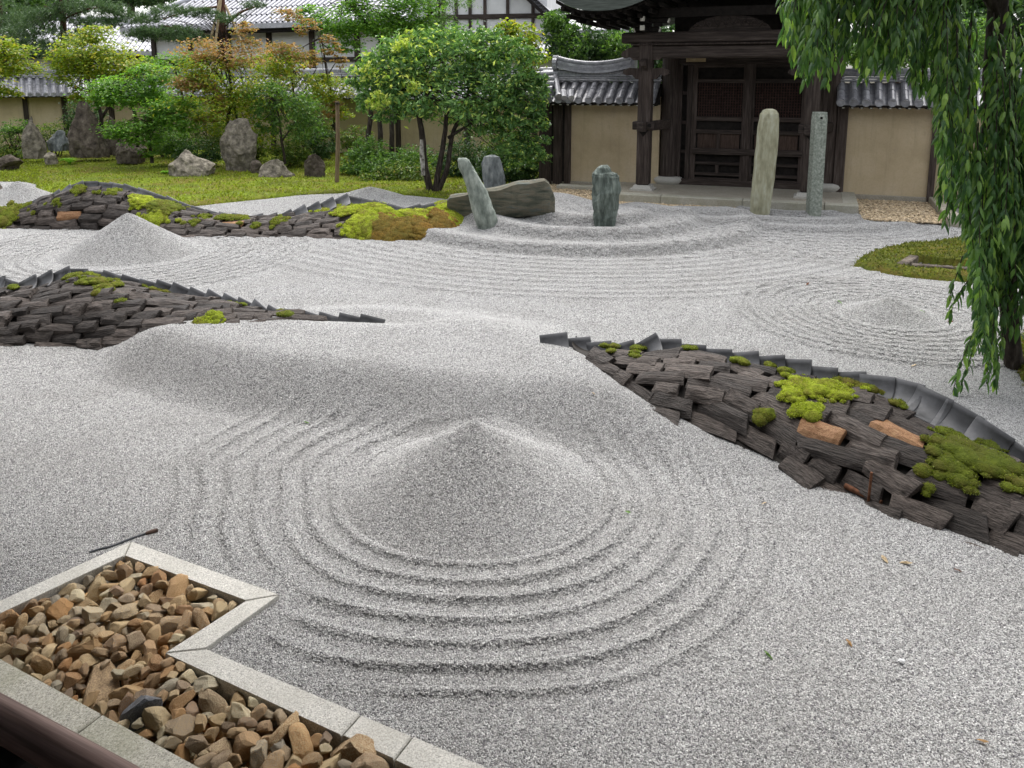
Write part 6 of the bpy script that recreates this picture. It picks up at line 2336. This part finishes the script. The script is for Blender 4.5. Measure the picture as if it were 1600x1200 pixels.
def strand(x0, y0, x1, y1, Ys, dens=1.0, curve=14):
    L = max(20.0, math.hypot(x1 - x0, y1 - y0))
    n = max(3, int(L / 22))
    pts = []
    ph = rr.uniform(0, 6)
    for i in range(n + 1):
        t = i / n
        pts.append(A(x0 + (x1 - x0) * (t ** .8) + curve * .3 * math.sin(ph + 4 * t), y0 + (y1 - y0) * t, Ys - .12 * t))
    strand_mb.tube(pts, [.0055 - .003 * i / n for i in range(n + 1)], 4, cap=False)
    total = sum((b - a).length for a, b in zip(pts[:-1], pts[1:]))
    m = int(total / .030 * dens)
    for k in range(m):
        s = (k + rr.uniform(0, .8)) / m * n
        i = min(int(s), n - 1)
        p = pts[i].lerp(pts[i + 1], s - i)
        d = (pts[i + 1] - pts[i]).normalized()
        th = rr.uniform(0, 6.28)
        side = Vector((math.cos(th), math.sin(th), 0))
        x = (Vector((0, 0, -1)) * rr.uniform(.55, 1.2) + side * rr.uniform(.3, 1.0) + d * .3).normalized()
        nrm = (side * .8 + Vector((0, -.45, .75)) + Vector((rr.gauss(0, .3), rr.gauss(0, .3), rr.gauss(0, .3)))).normalized()
        yv = nrm.cross(x).normalized()
        zx = x.cross(yv)
        sc = rr.uniform(.10, .165) * (1 if t < .9 else .8)
        Mx = Matrix((x, yv, zx)).transposed().to_4x4()
        leaves.append(Matrix.Translation(p) @ Mx @ Matrix.Scale(sc, 4))


for i in range(380):
    x1 = rr.uniform(1222, 1470) if i < 105 else rr.uniform(1466, 1700)
    le = low_edge(x1)
    y1 = le - (16 if i < 105 else 0) - abs(rr.gauss(0, 1)) * (26 if i < 105 else 110)
    Ys = YT + (rr.uniform(-1.0, .5) if x1 > 1460 else rr.uniform(-.9, .2))
    if y1 < -40: y1 = rr.uniform(-20, le)
    top = max(-160, y1 - rr.uniform(130, 330))
    strand(x1 + rr.uniform(0, 60) if x1 < 1470 else x1 + rr.uniform(-25, 25), top, x1, y1, Ys, rr.uniform(.8, 1.25))
for (x0, y0, x1, y1) in ((1515, 430, 1488, 490), (1500, 400, 1487, 470), (1565, 420, 1492, 612), (1560, 470, 1497, 605), (1560, 430, 1545, 600), (1556, 440, 1552, 606), (1570, 450, 1558, 600), (1550, 430, 1525, 520), (1500, 250, 1468, 310), (1510, 230, 1478, 350), (1600, 300, 1596, 520), (1580, 120, 1572, 470), (1575, 200, 1566, 500), (1560, 180, 1552, 440), (1590, 260, 1586, 490), (1570, 300, 1577, 520), (1550, 60, 1546, 330), (1565, 20, 1560, 300), (1585, 60, 1582, 380), (1545, 240, 1538, 470)):
    strand(x0, y0, x1, y1, YT - .5, 1.1)
# crown above the frame keeps the light off the hanging strands
o = strand_mb.build('hanging_twigs', M['trunk'], wt)
wti = wt.matrix_basis.inverted()
vis = []
for q in leaves:
    u, v = proj(q.translation)
    vis.append((0 if (0 < u < 1600 and 0 < v < 1200) else 1, q.translation.y - rr.uniform(0, .25), q))
vis.sort(key=lambda a: (a[0], a[1]))
for k, (_, _, q) in enumerate(vis[:299]):
    put('leaf', single_me[k % 3], wti @ q, wt)
Vs, Fs_ = [], []
for k, (_, _, q) in enumerate(vis[299:]):
    mq = np.array(wti @ q)
    Vs.append(LEAFV @ mq[:3, :3].T + mq[:3, 3])
    Fs_.append(LEAF_TRI + k * len(LEAFV))
o = link('foliage', np_mesh('foliage', np.concatenate(Vs), np.concatenate(Fs_)), M['l_weep'], wt)
o['kind'] = 'stuff'
print('weeping leaves', len(leaves))
cloud_part('upper_foliage', leaf_cloud([pxblob(1560, -170, 260, 90, YT, 5200), pxblob(1400, -110, 150, 50, YT - .3, 1800)], .11, .4, 99, clump=.2, per=14, up=.4), M['l_weep'], wt)

# ------------------------------------------------------------------ small things
hs = thing('garden_hose', 'thin black hose lying on the gravel behind the granite kerb', 'hose', hit(200, 845))
P_ = []
for x, y in ((140, 866), (156, 861), (175, 855), (195, 848), (212, 841), (226, 836), (236, 834)):
    q = hit(x, y); q.z += .005
    P_.append(q)
mb = MB(); mb.tube([catmull(P_, i / 4) for i in range((len(P_) - 1) * 4 + 1)], .008, 8); mb.build('hose_line', M['hose'], hs)
q0, q1 = P_[-2].lerp(P_[-1], .2), hit(247, 832) + Vector((0, 0, .013))
mb = MB(); mb.tube([q0, q0.lerp(q1, .5), q1], [.011, .013, .010], 10); mb.build('hose_fitting', M['hose_tip'], hs)
rb = thing('rusty_stake', 'thin rusty iron stake in front of the right mound', 'stake', hit(1356, 786))
b = hit(1356, 786)
mb = MB(); mb.tube([b - Vector((0, 0, .1)), A(1362, 738, b.y - .01)], .0085, 7); mb.build('stake_rod', M['rust'], rb)
pp = thing('iron_pipe', 'dark rusty pipe lying at the foot of the right mound', 'pipe', hit(1345, 776))
a_, b_ = hit(1318, 764) + Vector((0, -.02, .03)), hit(1374, 788) + Vector((0, -.02, .02))
mb = MB(); mb.tube([a_, a_.lerp(b_, .5), b_], .018, 9); mb.build('pipe_body', M['rust'], pp)
for i, (x, y, k, s, lab) in enumerate(((1376, 872, 'y', .05, 'curled tan yellow leaf on the gravel at right'), (1425, 884, 'y', .05, 'pale yellow leaf on the gravel right of the tan one'), (1489, 894, 'b', .035, 'reddish brown leaf on the gravel nearest the right mound'),
                                       (1323, 1004, 'o', .035, 'small orange leaf on the gravel at lower right'), (1194, 1022, 'g', .04, 'small green sprig on the gravel at lower right'), (976, 803, 'g', .06, 'green leaf scrap right of the big cone'),
                                       (1198, 788, 'y', .03, 'tiny yellow leaf below the right mound'), (1480, 505, 'b', .10, 'red brown twig on the far gravel under the tree'), (1432, 572, 'y', .05, 'yellow leaf behind the right mound tiles'),
                                       (1308, 471, 'g', .07, 'green leaf on the far gravel left of the small cone'), (1436, 487, 'g', .05, 'green leaf right of the small cone'), (1264, 444, 'b', .07, 'small reddish leaf on the far gravel'),
                                       (1408, 1037, 'w', .03, 'white pebble alone on the lower right gravel'), (1544, 1168, 'o', .03, 'orange leaf speck in the lower right corner'), (925, 616, 'y', .03, 'tiny yellow speck beside the right mound tip'), (474, 663, 'g', .04, 'green scrap left of the big cone'))):
    p = hit(x, y)
    if k == 'w':
        o = put('white_pebble', STONES[2].copy(), Matrix.Translation(p + Vector((0, 0, .01))) @ Matrix.Scale(.014, 4), None)
        o.data.materials.clear(); o.data.materials.append(M['white'])
        tag(o, lab, 'pebble')
        continue
    me = bpy.data.meshes.new('fallen_leaf')
    rr = random.Random(i)
    me.from_pydata([(x_ + .1 * rr.uniform(-1, 1), y_ * rr.uniform(.8, 1.4), z_ + .12 * rr.uniform(0, 1)) for x_, y_, z_ in LEAFV], [], LEAFF)
    me.update()
    me.materials.append({'y': M['bamboo'], 'o': M['l_mapo'], 'b': M['rust'], 'g': M['l_mid']}[k])
    o = put('fallen_leaf', me, Matrix.Translation(p + Vector((0, 0, .012))) @ Matrix.Rotation(rr.uniform(0, 6), 4, 'Z') @ Matrix.Scale(s * 1.3, 4), None)
    tag(o, lab, 'leaf', 'fallen leaves on the gravel')
